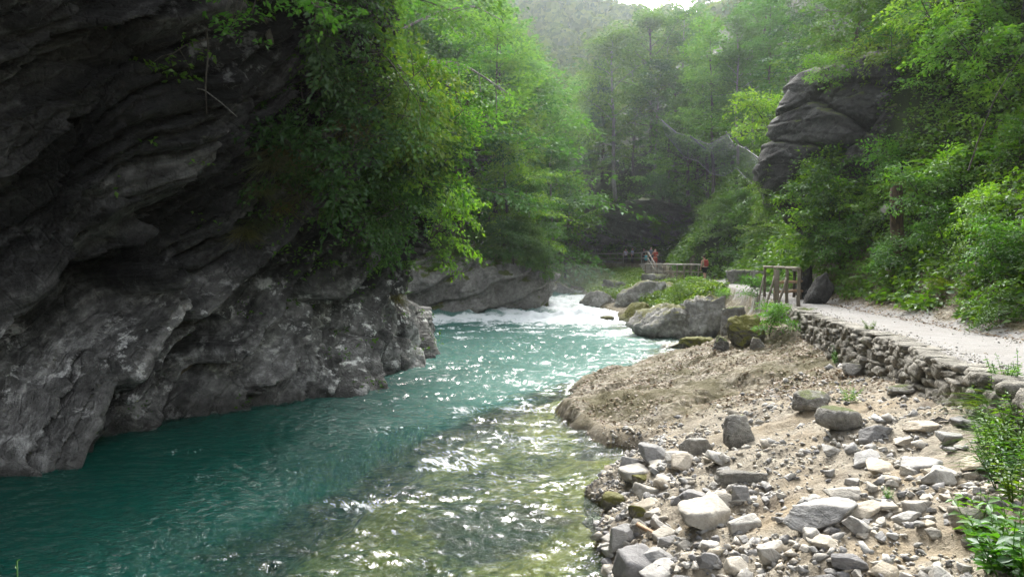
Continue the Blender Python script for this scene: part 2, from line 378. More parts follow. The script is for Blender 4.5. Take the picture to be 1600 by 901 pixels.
# litter covered limestone bench
fl = g.n("ShaderNodeTexVoronoi", {'Vector': g.pos((1, 1, .3)), 'Scale': 17.0, 'Randomness': 1.0}).outputs['Color']
flb = g.n("ShaderNodeSeparateColor", {0: fl}).outputs[0]
bench = g.ramp(g.math('ADD', g.math('MULTIPLY', flb, .45), g.math('MULTIPLY', n2, .6)), [(.25, (0.071, 0.061, 0.045)), (.48, (0.170, 0.148, 0.110)), (.62, (0.275, 0.246, 0.190)), (.8, (0.367, 0.340, 0.273))])
bench = g.mix(g.ramp(n1, [(.42, 0.0), (.6, .55)]), bench, g.mix(n2, (0.100, 0.079, 0.045), (0.226, 0.186, 0.117)))
bench = g.mix(g.ramp(g.noise(g.pos((1, 1, 1), (0, 0, 1)), .75, 7, .7), [(.43, 0.0), (.57, .85)]), bench, g.mix(n3, (0.048, 0.043, 0.016), (0.113, 0.098, 0.043)))
# pale rubble bank: sandy bedrock and fine chips
rub = g.ramp(g.math('ADD', g.math('MULTIPLY', n2, .6), g.math('MULTIPLY', n3, .4)), [(.3, (0.153, 0.135, 0.106)), (.5, (0.289, 0.258, 0.204)), (.68, (0.385, 0.348, 0.280))])
rub = g.mix(g.ramp(n1, [(.45, 0.0), (.62, .8)]), rub, g.mix(n2, (0.206, 0.156, 0.094), (0.321, 0.262, 0.174)))
rub = g.mix(g.ramp(g.noise(P, 1.7, 4), [(.56, 0.0), (.68, .75)]), rub, g.mix(n3, (0.094, 0.073, 0.055), (0.181, 0.152, 0.117)))
pa = g.ramp(g.math('ADD', g.math('MULTIPLY', n2, .4), g.math('MULTIPLY', n3, .6)), [(.3, (0.160, 0.152, 0.143)), (.5, (0.231, 0.224, 0.214)), (.7, (0.277, 0.271, 0.262))])
pa = g.mix(g.ramp(n1, [(.4, 0.0), (.65, .35)]), pa, (0.171, 0.155, 0.139))
soil = g.ramp(n2, [(.35, (0.030, 0.023, 0.015)), (.55, (0.106, 0.083, 0.059)), (.7, (0.178, 0.152, 0.119))])
soil = g.mix(g.attr("veg"), soil, g.ramp(n1, [(.4, (.016, .024, .008)), (.6, (.034, .05, .014))]))
bed = g.ramp(g.math('ADD', g.math('MULTIPLY', n1, .55), g.math('MULTIPLY', n2, .45)), [(.36, (0.020, 0.023, 0.007)), (.44, (0.121, 0.128, 0.020)), (.56, (0.405, 0.385, 0.066)), (.68, (0.729, 0.628, 0.198))])
bed = g.mix(g.ramp(g.noise(P, .55, 3), [(.40, .9), (.47, 0.0)]), bed, (0.030, 0.033, 0.018))
c = g.mix(g.attr("rubble"), bench, rub)
c = g.mix(g.attr("veg"), c, soil)
sx = g.n("ShaderNodeSeparateXYZ", {0: P})
wetz = g.ramp(g.math("ADD", sx.outputs["Z"], g.math("MULTIPLY", g.math("SUBTRACT", n2, .5), .25)), [(.06, .75), (.17, 0.0)])
c = g.mix(wetz, c, g.mix(1.0, c, (.3, .28, .25), "MULTIPLY"))
c = g.mix(g.attr("path"), c, pa)
c = g.mix(g.attr("under"), c, bed)
h = g.math('ADD', g.math('MULTIPLY', n2, .7), g.math('ADD', g.math('MULTIPLY', n3, .4), g.math('MULTIPLY', flb, .12)))
gme.materials.append(g.done(g.bsdf(c, .92, g.bump(h, g.math('MULTIPLY_ADD', g.attr("path"), -.6, .9), .09), .2)))
ground = tag(obj("ground", gme), kind="structure")

# ------------------------------------------------------------------ river
kw = np.concatenate([np.arange(-1.0, -.42, .008), np.arange(-.42, .36, .0024), np.arange(.36, .5, .01)])
yw = warp_rows(1.0, 120, .0034)
KW, YW = np.meshgrid(kw, yw); XW = KW * np.sqrt(YW ** 2 + 36)
rap = sst(40, 45, YW) * sst(64, 57, YW) + .35 * sst(60, 70, YW)
near_shore = sst(0, 2.5, XR(YW) - XW)
mid = np.exp(-((XW - (.25 * XL(YW) + .75 * XR(YW)) - .3) / 3.2) ** 2)
shal = sst(-1.8, 1.4, XW - SHELF(YW) - .75 * fbm2(XW * .45, YW * .45, 88, 3)) * sst(26, 18, YW)
wx, wy = XW + .5 * fbm2(XW * .5, YW * .5, 60, 2), YW + .5 * fbm2(XW * .5, YW * .5, 61, 2)
chop = sst(13, 22, YW)
amp = .016 + .028 * chop * (.45 + mid) + .13 * rap
w = fbm2(wx * .55, wy * .9, 62, 3, .55) * amp * 1.2
w = w + (np.abs(fbm2(wx * 1.6 + wy * .3, wy * 2.6, 63, 3, .55)) - .4) * -amp * .9
w = w + (.014 + .036 * chop + .030 * shal) * fbm2(wx * 3.1 + wy, wy * 3.6, 66, 2)
w = w + shal * .014 * (np.abs(fbm2(wx * 2.4 - wy * .6, wy * 3.4, 64, 2)) - .4) * -1
w = w + rap * .16 * fbm2(wx * .8, wy * .6, 65, 3)
ZW = WL(YW) + w + .22 * np.exp(-((YW - 46.5 - .12 * XW) / 1.2) ** 2) * sst(-9, -5, XW) * (.6 + .5 * perlin2(XW * .6, YW * .1, 3))
WV = np.stack([XW, YW, ZW], -1).reshape(-1, 3)
wf = grid_faces(*XW.shape)
hb = HT(XW, YW, False).ravel()
keep = (hb[wf] < WL(WV[wf][..., 1]) + .55).any(1) | (XL(WV[wf][..., 1]) - WV[wf][..., 0] > 0).any(1) & (XL(WV[wf][..., 1]) - WV[wf][..., 0] < 1.6).any(1)
wf = wf[keep]
wme = mk_mesh("river", WV, wf)
depth = np.clip(ZW.ravel() - HT(XW, YW).ravel(), 0, 4)
attr(wme, "depth", depth)
foam = rap * (.40 + .28 * mid + .45 * fbm2(XW * .45, YW * .35, 67, 3)) + .15 * chop * mid + .14 + .30 * sst(28, 38, YW) * sst(47, 42, YW)
foam = foam + .38 * np.exp(-((YW - 45.5 - .12 * XW) / 1.3) ** 2)
lead = np.exp(-((XW + 1.0 + .32 * (YW - 9) * -1 * 0 + .28 * (14 - YW)) / 1.6) ** 2) * sst(24, 12, YW)
foam = foam + .22 * lead
attr(wme, "foam", foam.ravel()); attr(wme, "chop", (chop * (.4 + .6 * mid) + rap).ravel()); attr(wme, "shallow", shal.ravel())
g = NT("river"); P = g.pos()
dep = g.attr("depth")
fog = g.math('SUBTRACT', 1.0, g.math('POWER', 2.718, g.math('MULTIPLY', dep, -.85)))
fog = g.math('MULTIPLY_ADD', g.ramp(dep, [(.5, 0.0), (1.3, 1.0)]), .22, g.math('MULTIPLY', fog, .8), clamp=True)
nlow = g.noise(P, .35, 3)
teal = g.mix(nlow, (.005, .058, .044), (.010, .098, .076))
S = g.pos((1, 1, 1), (0, 0, R(-28)))
W1 = g.n("ShaderNodeMapping", {'Vector': S, 'Scale': (2.6, .75, 1)}).outputs[0]
def ridge(v, sc_, dist):
    n = g.noise(v, sc_, 5, .62, dist)
    return g.math('SUBTRACT', 1.0, g.math('MULTIPLY', g.math('ABSOLUTE', g.math('SUBTRACT', n, .5)), 7.0), clamp=True)
r1 = ridge(W1, 1.5, 1.2); r2 = ridge(W1, 4.2, .8)
pat = g.ramp(g.noise(P, .55, 4, .6), [(.40, 0.0), (.66, 1.0)])
lines = g.math('MULTIPLY', g.math('ADD', g.math('MULTIPLY', r1, .6), g.math('MULTIPLY', r2, .5)), pat)
fine = g.noise(P, 9, 5, .75, .5)
ff = g.math('ADD', g.math('MULTIPLY', lines, .75), g.math('MULTIPLY', fine, .55))
fth = g.math('SUBTRACT', 1.02, g.math('MULTIPLY', g.attr("foam"), .95))
foamf = g.math('MULTIPLY', g.math('SUBTRACT', ff, fth), 4.0, clamp=True)
b1 = g.noise(g.pos((1, 1.5, 1)), 4.2, 4, .6, .5); b2 = g.noise(P, 15, 3, .6)
hh = g.math('ADD', b1, g.math('MULTIPLY', b2, .35))
nrm = g.bump(hh, g.math('MULTIPLY_ADD', g.math('ADD', g.attr("chop"), g.attr("shallow")), .5, .5, clamp=True), .42)
body = g.n("ShaderNodeBsdfDiffuse", {'Color': g.mix(g.math('MULTIPLY', g.attr("chop"), .34, clamp=True), teal, (.16, .27, .24))}).outputs[0]  # choppy water paler: aerated, with the silver sky sheen painted into the body
clear = g.n("ShaderNodeBsdfTransparent", {'Color': (.82, .93, .80, 1)}).outputs[0]
under = g.n("ShaderNodeMixShader", {0: fog, 1: clear, 2: body}).outputs[0]
fr = g.n("ShaderNodeFresnel", {'IOR': 1.33, 'Normal': nrm}).outputs[0]
gl = g.n("ShaderNodeBsdfGlossy", {'Color': (1, 1, 1, 1), 'Roughness': g.math('MULTIPLY_ADD', g.math('MAXIMUM', g.attr("chop"), g.attr("shallow")), .17, .06, clamp=True), 'Normal': nrm}).outputs[0]
surf = g.n("ShaderNodeMixShader", {0: fr, 1: under, 2: gl}).outputs[0]
fo = g.n("ShaderNodeBsdfDiffuse", {'Color': (.62, .65, .65, 1)}).outputs[0]
wme.materials.append(g.done(g.n("ShaderNodeMixShader", {0: foamf, 1: surf, 2: fo}).outputs[0]))
tag(obj("river", wme), kind="structure")

# ------------------------------------------------------------------ cliffs
SURF = [GV[(XX.ravel() > XR(yf)) | (XX.ravel() < XL(yf) - 3)]]           # points other things may stand on
def cliff(name, base, hmax, lean, res, tilt, seed, mat, amp=1.0, z0=-1.2, back=8.0, hres=None, zbase=0.0, fine=1.0):
    base = np.array(base, float)
    seg = np.r_[0, np.cumsum(np.hypot(*np.diff(base, axis=0).T))]
    u = np.arange(0, seg[-1], res); nb = max(3, int(1.6 / res))
    bx, by = np.interp(u, seg, base[:, 0]), np.interp(u, seg, base[:, 1])
    ker = np.hanning(nb + 2); ker /= ker.sum()
    pad = lambda a: np.convolve(np.r_[2 * a[0] - a[1:nb + 1][::-1], a, 2 * a[-1] - a[-nb - 1:-1][::-1]], ker, 'same')[nb:-nb]
    bx, by = pad(bx), pad(by)
    tx, ty = np.gradient(bx), np.gradient(by); ln = np.hypot(tx, ty); nx, ny = ty / ln, -tx / ln
    hm = np.array([hmax(x, y) for x, y in zip(bx, by)])
    nv = int((max(hm) - z0) / (hres or res)); v = np.linspace(0, 1, nv)
    U, V = np.meshgrid(u, v); Hh = z0 + V * (hm[None] - z0)
    ww = .45 * fbm2(U * .22, Hh * .22, seed, 3)
    b = Hh * math.cos(tilt) - U * math.sin(tilt) + ww; a = Hh * math.sin(tilt) + U * math.cos(tilt)
    def bed(th, s):
        q = b / th + .35 * perlin2(a * .3 / th, b * .3 / th, s); i = np.floor(q); f = q - i
        seg_a = np.floor(a / (th * 2.6) + 7 * hsh(i, s) + .3 * perlin2(a / th, b / th, s + 2))
        r = hsh2(i, seg_a * 1.0, s); rp = hsh2(i - 1, seg_a, s)
        e = sst(0, .16, f)
        return (rp + (r - rp) * e) - .5 - .42 * (f - .5) - .34 * np.exp(-((1 - f) / .09) ** 2)
    f1, f2, cid = worley2(a * .8, b * 1.3, seed)
    lay = .6 * hsh(np.floor(b / 1.1 + .3 * perlin2(a * .3, b * .3, seed + 4)), seed) + .4 * hsh(np.floor(b / .27 + .3 * perlin2(a * .5, b * .5, seed + 6)), seed + 1)
    lowz = sst(4.4, 2.6, Hh) * (z0 < 0)
    disp = amp * (1.5 * bed(2.9, seed + 9) + (1.05 + .9 * lowz) * bed(1.35, seed + 1) + fine * (.55 - .25 * lowz) * bed(.5, seed + 2) + fine * (.22 - .12 * lowz) * bed(.19, seed + 3))
    if fine < .5:                          # massive rock: big rounded joint blocks instead of thin beds
        f1, f2, cid = worley2(a * .46 + .2 * fbm2(U * .6, Hh * .6, seed, 2), b * .52, seed + 1)
        disp = amp * (.3 * bed(2.9, seed + 9) + 1.0 * (cid - .5) + .55 * (1 - f1 ** 2) - .5 * np.exp(-((f2 - f1) / .05) ** 2) + .12 * bed(.5, seed + 2)); f1, f2, cid = worley2(a * 1.5, b * 1.5, seed + 3)
    disp += amp * (.26 * (cid - .5) - .14 * np.exp(-((f2 - f1) / .06) ** 2))
    disp += amp * (.45 * fbm2(U * .25, Hh * .25, seed + 5, 2) + .08 * fbm2(U * 1.9, Hh * 1.9, seed + 6, 4))
    d0 = disp
    for _ in range(2):
        dp = np.pad(disp, 1, 'edge'); dp = (dp[:-2] + 2 * dp[1:-1] + dp[2:]) / 4; disp = (dp[:, :-2] + 2 * dp[:, 1:-1] + dp[:, 2:]) / 4
    disp = disp + (.75 - .4 * lowz) * (d0 - disp)
    disp = disp * I(by, [19, 26], [1, .6])[None] if z0 < 0 else disp
    off = lean(U, Hh, bx[None] + 0 * U, by[None] + 0 * U) + disp
    X, Y, Z = bx[None] + nx[None] * off, by[None] + ny[None] * off, zbase + Hh + .10 * amp * fbm2(U * 1.1, Hh * 1.1, seed + 8, 3)
    kb = np.linspace(0.12, 1, 14)[:, None]                       # the top runs back into the hill
    X = np.vstack([X, X[-1] - nx[None] * kb * back]); Y = np.vstack([Y, Y[-1] - ny[None] * kb * back])
    Z = np.vstack([Z, Z[-1] + kb * 1.2 + .5 * perlin2(X[-14:] * .6, Y[-14:] * .6, seed) * kb])
    vv = np.stack([X, Y, Z], -1).reshape(-1, 3)
    me = mk_mesh(name, vv, grid_faces(*X.shape), mats=mat); attr(me, 'layer', np.vstack([lay, np.repeat(lay[-1:], 14, 0)]))
    attr(me, 'bed_along', np.vstack([a, np.repeat(a[-1:], 14, 0)])); attr(me, 'bed_across', np.vstack([b, np.repeat(b[-1:], 14, 0)]))
    SURF.append(vv)
    return tag(obj(name, me), kind="structure"), vv

def lean_left(u, h, x, y):
    k = I(y, [0, 10, 14, 18, 21, 30], [1.2, 1.15, 1.0, .7, .35, .3])
    low = -.42 * np.clip(h, 0, 2.4) * I(y, [0, 12, 20, 26], [.6, .8, 1.0, .3])
    up = .78 * np.clip(h - 2.6, 0, 7.5) + .15 * np.clip(h - 10, 0, 9)
    return low + k * up
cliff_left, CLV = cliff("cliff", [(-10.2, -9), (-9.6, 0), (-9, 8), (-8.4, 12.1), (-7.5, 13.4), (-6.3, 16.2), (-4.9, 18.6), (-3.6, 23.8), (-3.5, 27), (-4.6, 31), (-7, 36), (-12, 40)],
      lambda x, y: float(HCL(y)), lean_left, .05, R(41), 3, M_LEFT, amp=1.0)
def lean_up(u, h, x, y): return .12 * h
cliff("cliff", [(-14, 43), (-8, 46), (-4.5, 48), (-1, 48.8), (1.2, 49.2), (2.4, 50.2), (2.7, 52), (1.6, 55), (-2, 59)], lambda x, y: I(x, [-14, -5, 1, 2.6], [5, 4.2, 3.3, 2.7]),
      lambda u, h, x, y: .35 * np.clip(h - .8, 0, 1.6) - .5 * np.clip(h - 2.2, 0, 4), .09, R(20), 13, M_GREY, amp=.7, back=5)
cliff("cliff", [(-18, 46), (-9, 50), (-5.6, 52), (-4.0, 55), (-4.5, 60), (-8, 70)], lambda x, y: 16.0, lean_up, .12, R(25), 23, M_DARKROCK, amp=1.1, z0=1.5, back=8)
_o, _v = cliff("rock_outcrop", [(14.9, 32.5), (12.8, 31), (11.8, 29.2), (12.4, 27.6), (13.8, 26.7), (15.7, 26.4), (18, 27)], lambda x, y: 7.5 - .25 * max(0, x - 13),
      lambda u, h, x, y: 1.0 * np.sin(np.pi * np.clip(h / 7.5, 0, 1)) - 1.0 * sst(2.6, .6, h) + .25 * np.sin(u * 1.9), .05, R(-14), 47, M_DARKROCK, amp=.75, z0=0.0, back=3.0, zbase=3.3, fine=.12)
del _o["kind"]; tag(_o, "big dark fractured rock outcrop jutting from the wooded slope above the path", "rock outcrop")
cliff("cliff", [(21, 78), (18.6, 85), (16.2, 90), (13, 94), (9, 98), (5, 102)], lambda x, y: 9.0,
      lambda u, h, x, y: -1.0 * np.exp(-((h - 3.6) / 1.8) ** 2) + .3 * np.clip(h - 4.2, 0, 3) - .4 * np.clip(h - 7, 0, 3), .12, R(12), 33, M_GREY, amp=1.0, z0=1.5, back=8)
PTS = np.vstack(SURF); _m = PTS[:, 1] > 2; PTS = PTS[_m]
PPX = 800 + F * PTS[:, 0] / PTS[:, 1]; PPY = HY - F * (PTS[:, 2] - CZ) / PTS[:, 1]
def hit(px, py, r=7):                       # the nearest surface point around a direction
    for k in (1, 2, 4, 8):
        m = (np.abs(PPX - px) < r * k) & (np.abs(PPY - py) < r * k)
        if m.any():
            q = PTS[m]; return q[np.argmin(q[:, 1])]
    return pix(px, py, 40)
# ------------------------------------------------------------------ foliage builders
def unit(v): return v / (np.linalg.norm(v, axis=-1, keepdims=True) + 1e-9)
def leaf_mesh(P, D, N, L, W=.55, fold=.12, droop=.12):
    """one folded pointed blade per row: base P, along D, facing N"""
    D = unit(D); S = unit(np.cross(D, N)); N = unit(np.cross(S, D)); L = np.broadcast_to(np.asarray(L, float), (len(P),))[:, None]
    m = P + D * L * .42
    v = np.stack([P, m + S * L * W * .5 + N * L * fold, P + D * L - N * L * droop, m - S * L * W * .5 + N * L * fold], 1).reshape(-1, 3)
    b = np.arange(len(P))[:, None] * 4
    f = np.stack([b + [0, 1, 2], b + [0, 2, 3]], 1).reshape(-1, 3)
    return v, f
def blade_mesh(P, D, L, w, r, bend=.7):
    """grass blades of three segments that bend over"""
    n = len(P); S = unit(np.cross(D, r.normal(size=(n, 3)))); out = unit(np.stack([D[:, 0], D[:, 1], 0 * D[:, 0]], 1) + 1e-6)
    L = np.broadcast_to(L, (n,))[:, None]; rows = []
    for t, ww in ((0, 1), (.4, .85), (.75, .55), (1, .06)):
        c = P + D * L * t + (out * .5 - np.array([0, 0, .55])) * L * bend * t * t
        rows += [c - S * w * ww * .5, c + S * w * ww * .5]
    v = np.stack(rows, 1).reshape(-1, 3); b = np.arange(n)[:, None] * 8
    q = [[0, 1, 3], [0, 3, 2], [2, 3, 5], [2, 5, 4], [4, 5, 7], [4, 7, 6]]
    return v, np.stack([b + t for t in q], 1).reshape(-1, 3)
def spray(r, centers, dirs, rad, n, L, flat=.16, tilt=.35, jit=.45):
    """flat leafy sprays: n leaves round each centre, in a drooping plane"""
    m = len(centers); c = np.repeat(centers, n, 0); d = np.repeat(unit(dirs), n, 0); rad = np.repeat(np.broadcast_to(rad, (m,)), n)
    up = np.tile([0, 0, 1.0], (m * n, 1)); side = unit(np.cross(d, up) + 1e-6)
    nor = unit(np.cross(side, d)); nor = unit(nor + tilt * r.normal(size=nor.shape) * np.array([1, 1, .3]))
    a = r.uniform(-1, 1, m * n); b = r.uniform(-.75, .75, m * n) * np.sqrt(np.clip(1 - a * a * .8, .1, 1))
    p = c + d * (a * rad)[:, None] + side * (b * rad)[:, None] + up * (r.normal(size=m * n) * flat * rad - .18 * rad * (a * a + b * b))[:, None]
    ld = unit(d * .7 + side * (np.sign(b) * (.3 + np.abs(b)))[:, None] + jit * r.normal(size=p.shape) * np.array([1, 1, .6]) + np.array([0, 0, -.12]))
    return leaf_mesh(p, ld, unit(nor + jit * .6 * r.normal(size=p.shape)), L * r.uniform(.65, 1.25, m * n))
def curve(p0, d, L, n, droop, r, wob=.10):
    pts = [np.array(p0, float)]; d = unit(np.array(d, float))
    for i in range(n):
        d = unit(d + np.array([0, 0, -droop / n]) + wob * r.normal(size=3)); pts.append(pts[-1] + d * L / n)
    return np.array(pts)
def make_tree(seed, h, cr, cb, nl, leafL, per, rad=.6, tr=.16, lean=(0, 0), elev=(10, 45), shape='round', sub=5, droop=.5, multi=1, wob=.05, tilt=.4):
    """trunk-and-limbs mesh data and crown mesh data, metres, base at the origin"""
    r = np.random.default_rng(seed); wood, C, Dn = [], [], []
    for s_ in range(multi):
        a0 = r.uniform(0, 6.28); sp = 0 if multi == 1 else r.uniform(.25, .6)
        n = 9; tp = np.zeros((n, 3)); t = np.linspace(0, 1, n)
        tp[:, 2] = h * t * (1 if s_ == 0 else r.uniform(.7, 1)); k = t ** 1.5
        tp[:, 0] = h * (lean[0] * k + sp * math.cos(a0) * t) + np.cumsum(r.normal(size=n)) * wob * h * .12
        tp[:, 1] = h * (lean[1] * k + sp * math.sin(a0) * t) + np.cumsum(r.normal(size=n)) * wob * h * .12
        tp[0, :2] = 0
        wood.append(tube(tp, tr * (1.15 - t) ** .8 * (1 if s_ == 0 else .7), 7))
        for i in range(nl):
            f = cb + (1 - cb) * ((i + r.uniform(0, .9)) / nl) ** .9
            f = min(f, .98); q = np.array([np.interp(f, t, tp[:, j]) for j in range(3)])
            g_ = (f - cb) / (1 - cb)
            env = {'round': math.sin(math.pi * min(1, .18 + .82 * g_) ** .8) * .9 + .15, 'cone': (1 - g_) * 1.0 + .12, 'col': .55 + .35 * math.sin(3.1 * g_)}[shape]
            L = cr * env * r.uniform(.7, 1.2); az = i * 2.4 + r.uniform(-.5, .5); el = math.radians(r.uniform(*elev) + (25 * g_ if shape != 'cone' else 0))
            d = np.array([math.cos(az) * math.cos(el), math.sin(az) * math.cos(el), math.sin(el)])
            lp = curve(q, d, L, 6, droop, r); rr = max(.012, tr * .38 * (1 - f * .6))
            wood.append(tube(lp, rr * np.linspace(1, .25, 7), 5, False))
            for j in range(sub):
                ff = .28 + .72 * (j + r.uniform(0, .8)) / sub; b = np.array([np.interp(ff, np.linspace(0, 1, 7), lp[:, k_]) for k_ in range(3)])
                sd = unit(unit(lp[-1] - lp[0]) * .8 + r.normal(size=3) * np.array([.8, .8, .35])); sl = L * r.uniform(.22, .45)
                bp = curve(b, sd, sl, 3, droop * .7, r); wood.append(tube(bp, rr * .35 * np.linspace(1, .3, 4), 4, False))
                C.append(bp[-1]); Dn.append(bp[-1] - bp[0]); 
                if r.random() < .6: C.append(bp[1]); Dn.append(bp[-1] - bp[0])
            C.append(lp[-1]); Dn.append(lp[-1] - lp[-2])
    C, Dn = np.array(C), np.array(Dn)
    cv, cf = spray(r, C, Dn, rad * r.uniform(.6, 1.35, len(C)), per, leafL, flat=.09, tilt=tilt)
    wv, wf_ = join(wood)
    return wv, wf_, cv, cf

L_BROAD = leaf_mat("broadleaf_foliage", (.038, .105, .012), (.090, .185, .024))
L_LIGHT = leaf_mat("fresh_foliage", (.06, .165, .015), (.135, .265, .032), .5)
L_DARK = leaf_mat("dark_foliage", (.022, .066, .015), (.05, .115, .022), .35)
L_BUSH = leaf_mat("shrub_foliage", (.042, .105, .013), (.11, .19, .024))
L_FAR = leaf_mat("hill_foliage", (.045, .10, .028), (.09, .16, .04), .45, gloss=0.0)
L_GRASS = leaf_mat("grass_blades", (.05, .10, .012), (.12, .19, .03), .4)
L_DRY = leaf_mat("hanging_grass", (.055, .062, .018), (.14, .13, .05), .3)
BARK = bark_mat("bark", (.03, .026, .02), (.10, .09, .075)); BARKL = bark_mat("pale_bark", (.10, .095, .085), (.24, .23, .21))

PROTO = {}
def proto(key, leaf, bark, **kw):
    wv, wf_, cv, cf = make_tree(**kw)
    PROTO[key] = (mk_mesh(key + "_trunk", wv, wf_, mats=bark), mk_mesh(key + "_crown", cv, cf, False, mats=leaf))
proto("broad_a", L_BROAD, BARK, seed=1, h=13, cr=4.6, cb=.22, nl=21, leafL=.27, per=50, rad=1.2, tr=.2, sub=4)
proto("broad_b", L_LIGHT, BARK, seed=2, h=14, cr=4.4, cb=.18, nl=21, leafL=.27, per=50, rad=1.2, tr=.18, sub=4, lean=(.06, 0))
proto("broad_c", L_BROAD, BARKL, seed=3, h=15, cr=3.8, cb=.3, nl=21, leafL=.27, per=50, rad=1.2, tr=.17, sub=4)
proto("slim_a", L_LIGHT, BARK, seed=4, h=18, cr=3.0, cb=.25, nl=30, leafL=.28, per=30, rad=.85, tr=.17, sub=5, shape='col')
proto("slim_b", L_BROAD, BARKL, seed=5, h=19, cr=3.2, cb=.34, nl=28, leafL=.28, per=32, rad=.9, tr=.17, sub=5, shape='col')
proto("dark_a", L_DARK, BARK, seed=6, h=20, cr=4.2, cb=.15, nl=44, leafL=.30, per=30, rad=1.0, tr=.22, sub=5, shape='cone', elev=(-12, 14), droop=.7)
proto("near_a", L_LIGHT, BARK, seed=7, h=8, cr=3.4, cb=.2, nl=15, leafL=.125, per=58, rad=.68, tr=.09, sub=5, lean=(.2, -.08), elev=(5, 30))
proto("near_b", L_BROAD, BARK, seed=8, h=7, cr=3.0, cb=.15, nl=15, leafL=.125, per=58, rad=.68, tr=.08, sub=5, lean=(.12, 0), elev=(5, 30))
proto("near_c", L_DARK, BARK, seed=9, h=9, cr=4.0, cb=.2, nl=15, leafL=.13, per=58, rad=.68, tr=.1, sub=5, elev=(0, 25))
proto("shrub_a", L_BUSH, BARK, seed=10, h=1.7, cr=.95, cb=.12, nl=6, leafL=.105, per=26, rad=.42, tr=.02, sub=3, multi=3, elev=(0, 40))
proto("shrub_b", L_LIGHT, BARK, seed=12, h=1.5, cr=.9, cb=.1, nl=6, leafL=.10, per=26, rad=.42, tr=.018, sub=3, multi=3, elev=(0, 35))
proto("shrub_c", L_DARK, BARK, seed=13, h=1.8, cr=1.0, cb=.1, nl=6, leafL=.11, per=26, rad=.42, tr=.02, sub=3, multi=3, elev=(0, 35))
proto("sapling", L_LIGHT, BARK, seed=14, h=3.2, cr=1.3, cb=.2, nl=14, leafL=.12, per=18, rad=.36, tr=.025, sub=4, elev=(0, 30), lean=(-.15, -.1))
proto("bigbush", L_BUSH, BARK, seed=15, h=4.2, cr=2.0, cb=.1, nl=10, leafL=.16, per=30, rad=.55, tr=.05, sub=5, multi=3, elev=(0, 40))
def plant_tree(kind, key, loc, h, label, cat, group=None, rz=None, tilt=(0, 0), sxy=1.0):
    wme_, cme_ = PROTO[key]
    h0 = max(v.co.z for v in wme_.vertices) if key not in H0 else H0[key]; H0[key] = h0
    s = h / h0
    e = empty(kind, loc, (tilt[0], tilt[1], rz if rz is not None else random.uniform(0, 6.28)), (s * sxy, s * sxy, s))
    tag(e, label, cat, group)
    small = h < 5
    obj("stem" if small else "trunk", wme_, e); obj("foliage" if small else "crown", cme_, e)
    return e
H0 = {}
def ground_at(px, d, dx=0): x = (px - 800) / F * d + dx; return np.array([x, d, float(HT(x, d))])
ORD = [w + " from left" if i else "leftmost" for i, w in enumerate("first second third fourth fifth sixth seventh eighth ninth tenth eleventh twelfth thirteenth fourteenth fifteenth sixteenth".split())]
def row(kind, cat, group, what, items, h=None):
    """items: (px, py or None, d or None, key, height, tilt); labelled by their order across the photo"""
    items = sorted(items, key=lambda t: t[0]); n = len(items)
    for i, (px, py, d, key, h, tl) in enumerate(items):
        p = ground_at(px, d) if d else hit(px, py)
        if py is not None and d: h = max(3.0, (HY - py) / F * d + CZ - p[2])
        o = "rightmost" if i == n - 1 else ORD[i]
        plant_tree(kind, key, p - np.array([0, 0, .08 if h < 5 else .3]), h, f"{what}, {o}", cat, group, tilt=tl)

T0 = (0, 0)
# trees on the left prow, over the water
row("tree", "tree", "trees on top of the left cliff", "broadleaf tree leaning out from the top of the dark left cliff",
    [(560, 150, None, "near_b", 7, (.1, .35)), (500, 90, None, "near_c", 7, (.1, .3)), (610, 120, None, "near_a", 8, (0, .45)), (650, 190, None, "near_a", 6.5, (.15, .5)),
     (580, 60, None, "near_b", 8, (0, .3)), (660, 90, None, "near_c", 7, (0, .35)), (430, 40, None, "near_c", 5.5, (.2, .5))])
# shrubs that cover the prow's face
row("shrub", "shrub", "shrubs growing on the left cliff face", "leafy green shrub rooted in the face of the left cliff",
    [(500, 340, None, "shrub_a", 2.0, (.3, .5)), (530, 290, None, "shrub_c", 2.2, (.3, .5)), (540, 380, None, "shrub_a", 2.0, (.3, .6)), (565, 330, None, "shrub_b", 2.0, (.2, .5)),
     (600, 270, None, "shrub_a", 2.4, (.2, .5)), (625, 350, None, "shrub_c", 2.4, (.2, .5)), (650, 300, None, "shrub_b", 2.2, (.2, .5)),
     (675, 370, None, "shrub_b", 2.4, (.1, .6)), (690, 320, None, "shrub_b", 2.4, (.1, .6)), (510, 210, None, "shrub_c", 2.2, (.3, .5))])
row("shrub", "shrub", "shrubs high on the left cliff", "shady green shrub on the upper part of the left cliff",
    [(540, 230, None, "shrub_c", 2.2, (.2, .5)), (480, 150, None, "shrub_c", 2.0, (.3, .5)), (590, 210, None, "shrub_a", 2.4, (.2, .5)), (620, 240, None, "shrub_b", 2.4, (.2, .5)),
     (650, 230, None, "shrub_a", 2.4, (.1, .5)), (560, 180, None, "shrub_a", 2.4, (.2, .5)), (690, 260, None, "shrub_b", 2.2, (.1, .5)), (470, 60, None, "shrub_c", 2.2, (.2, .5))])
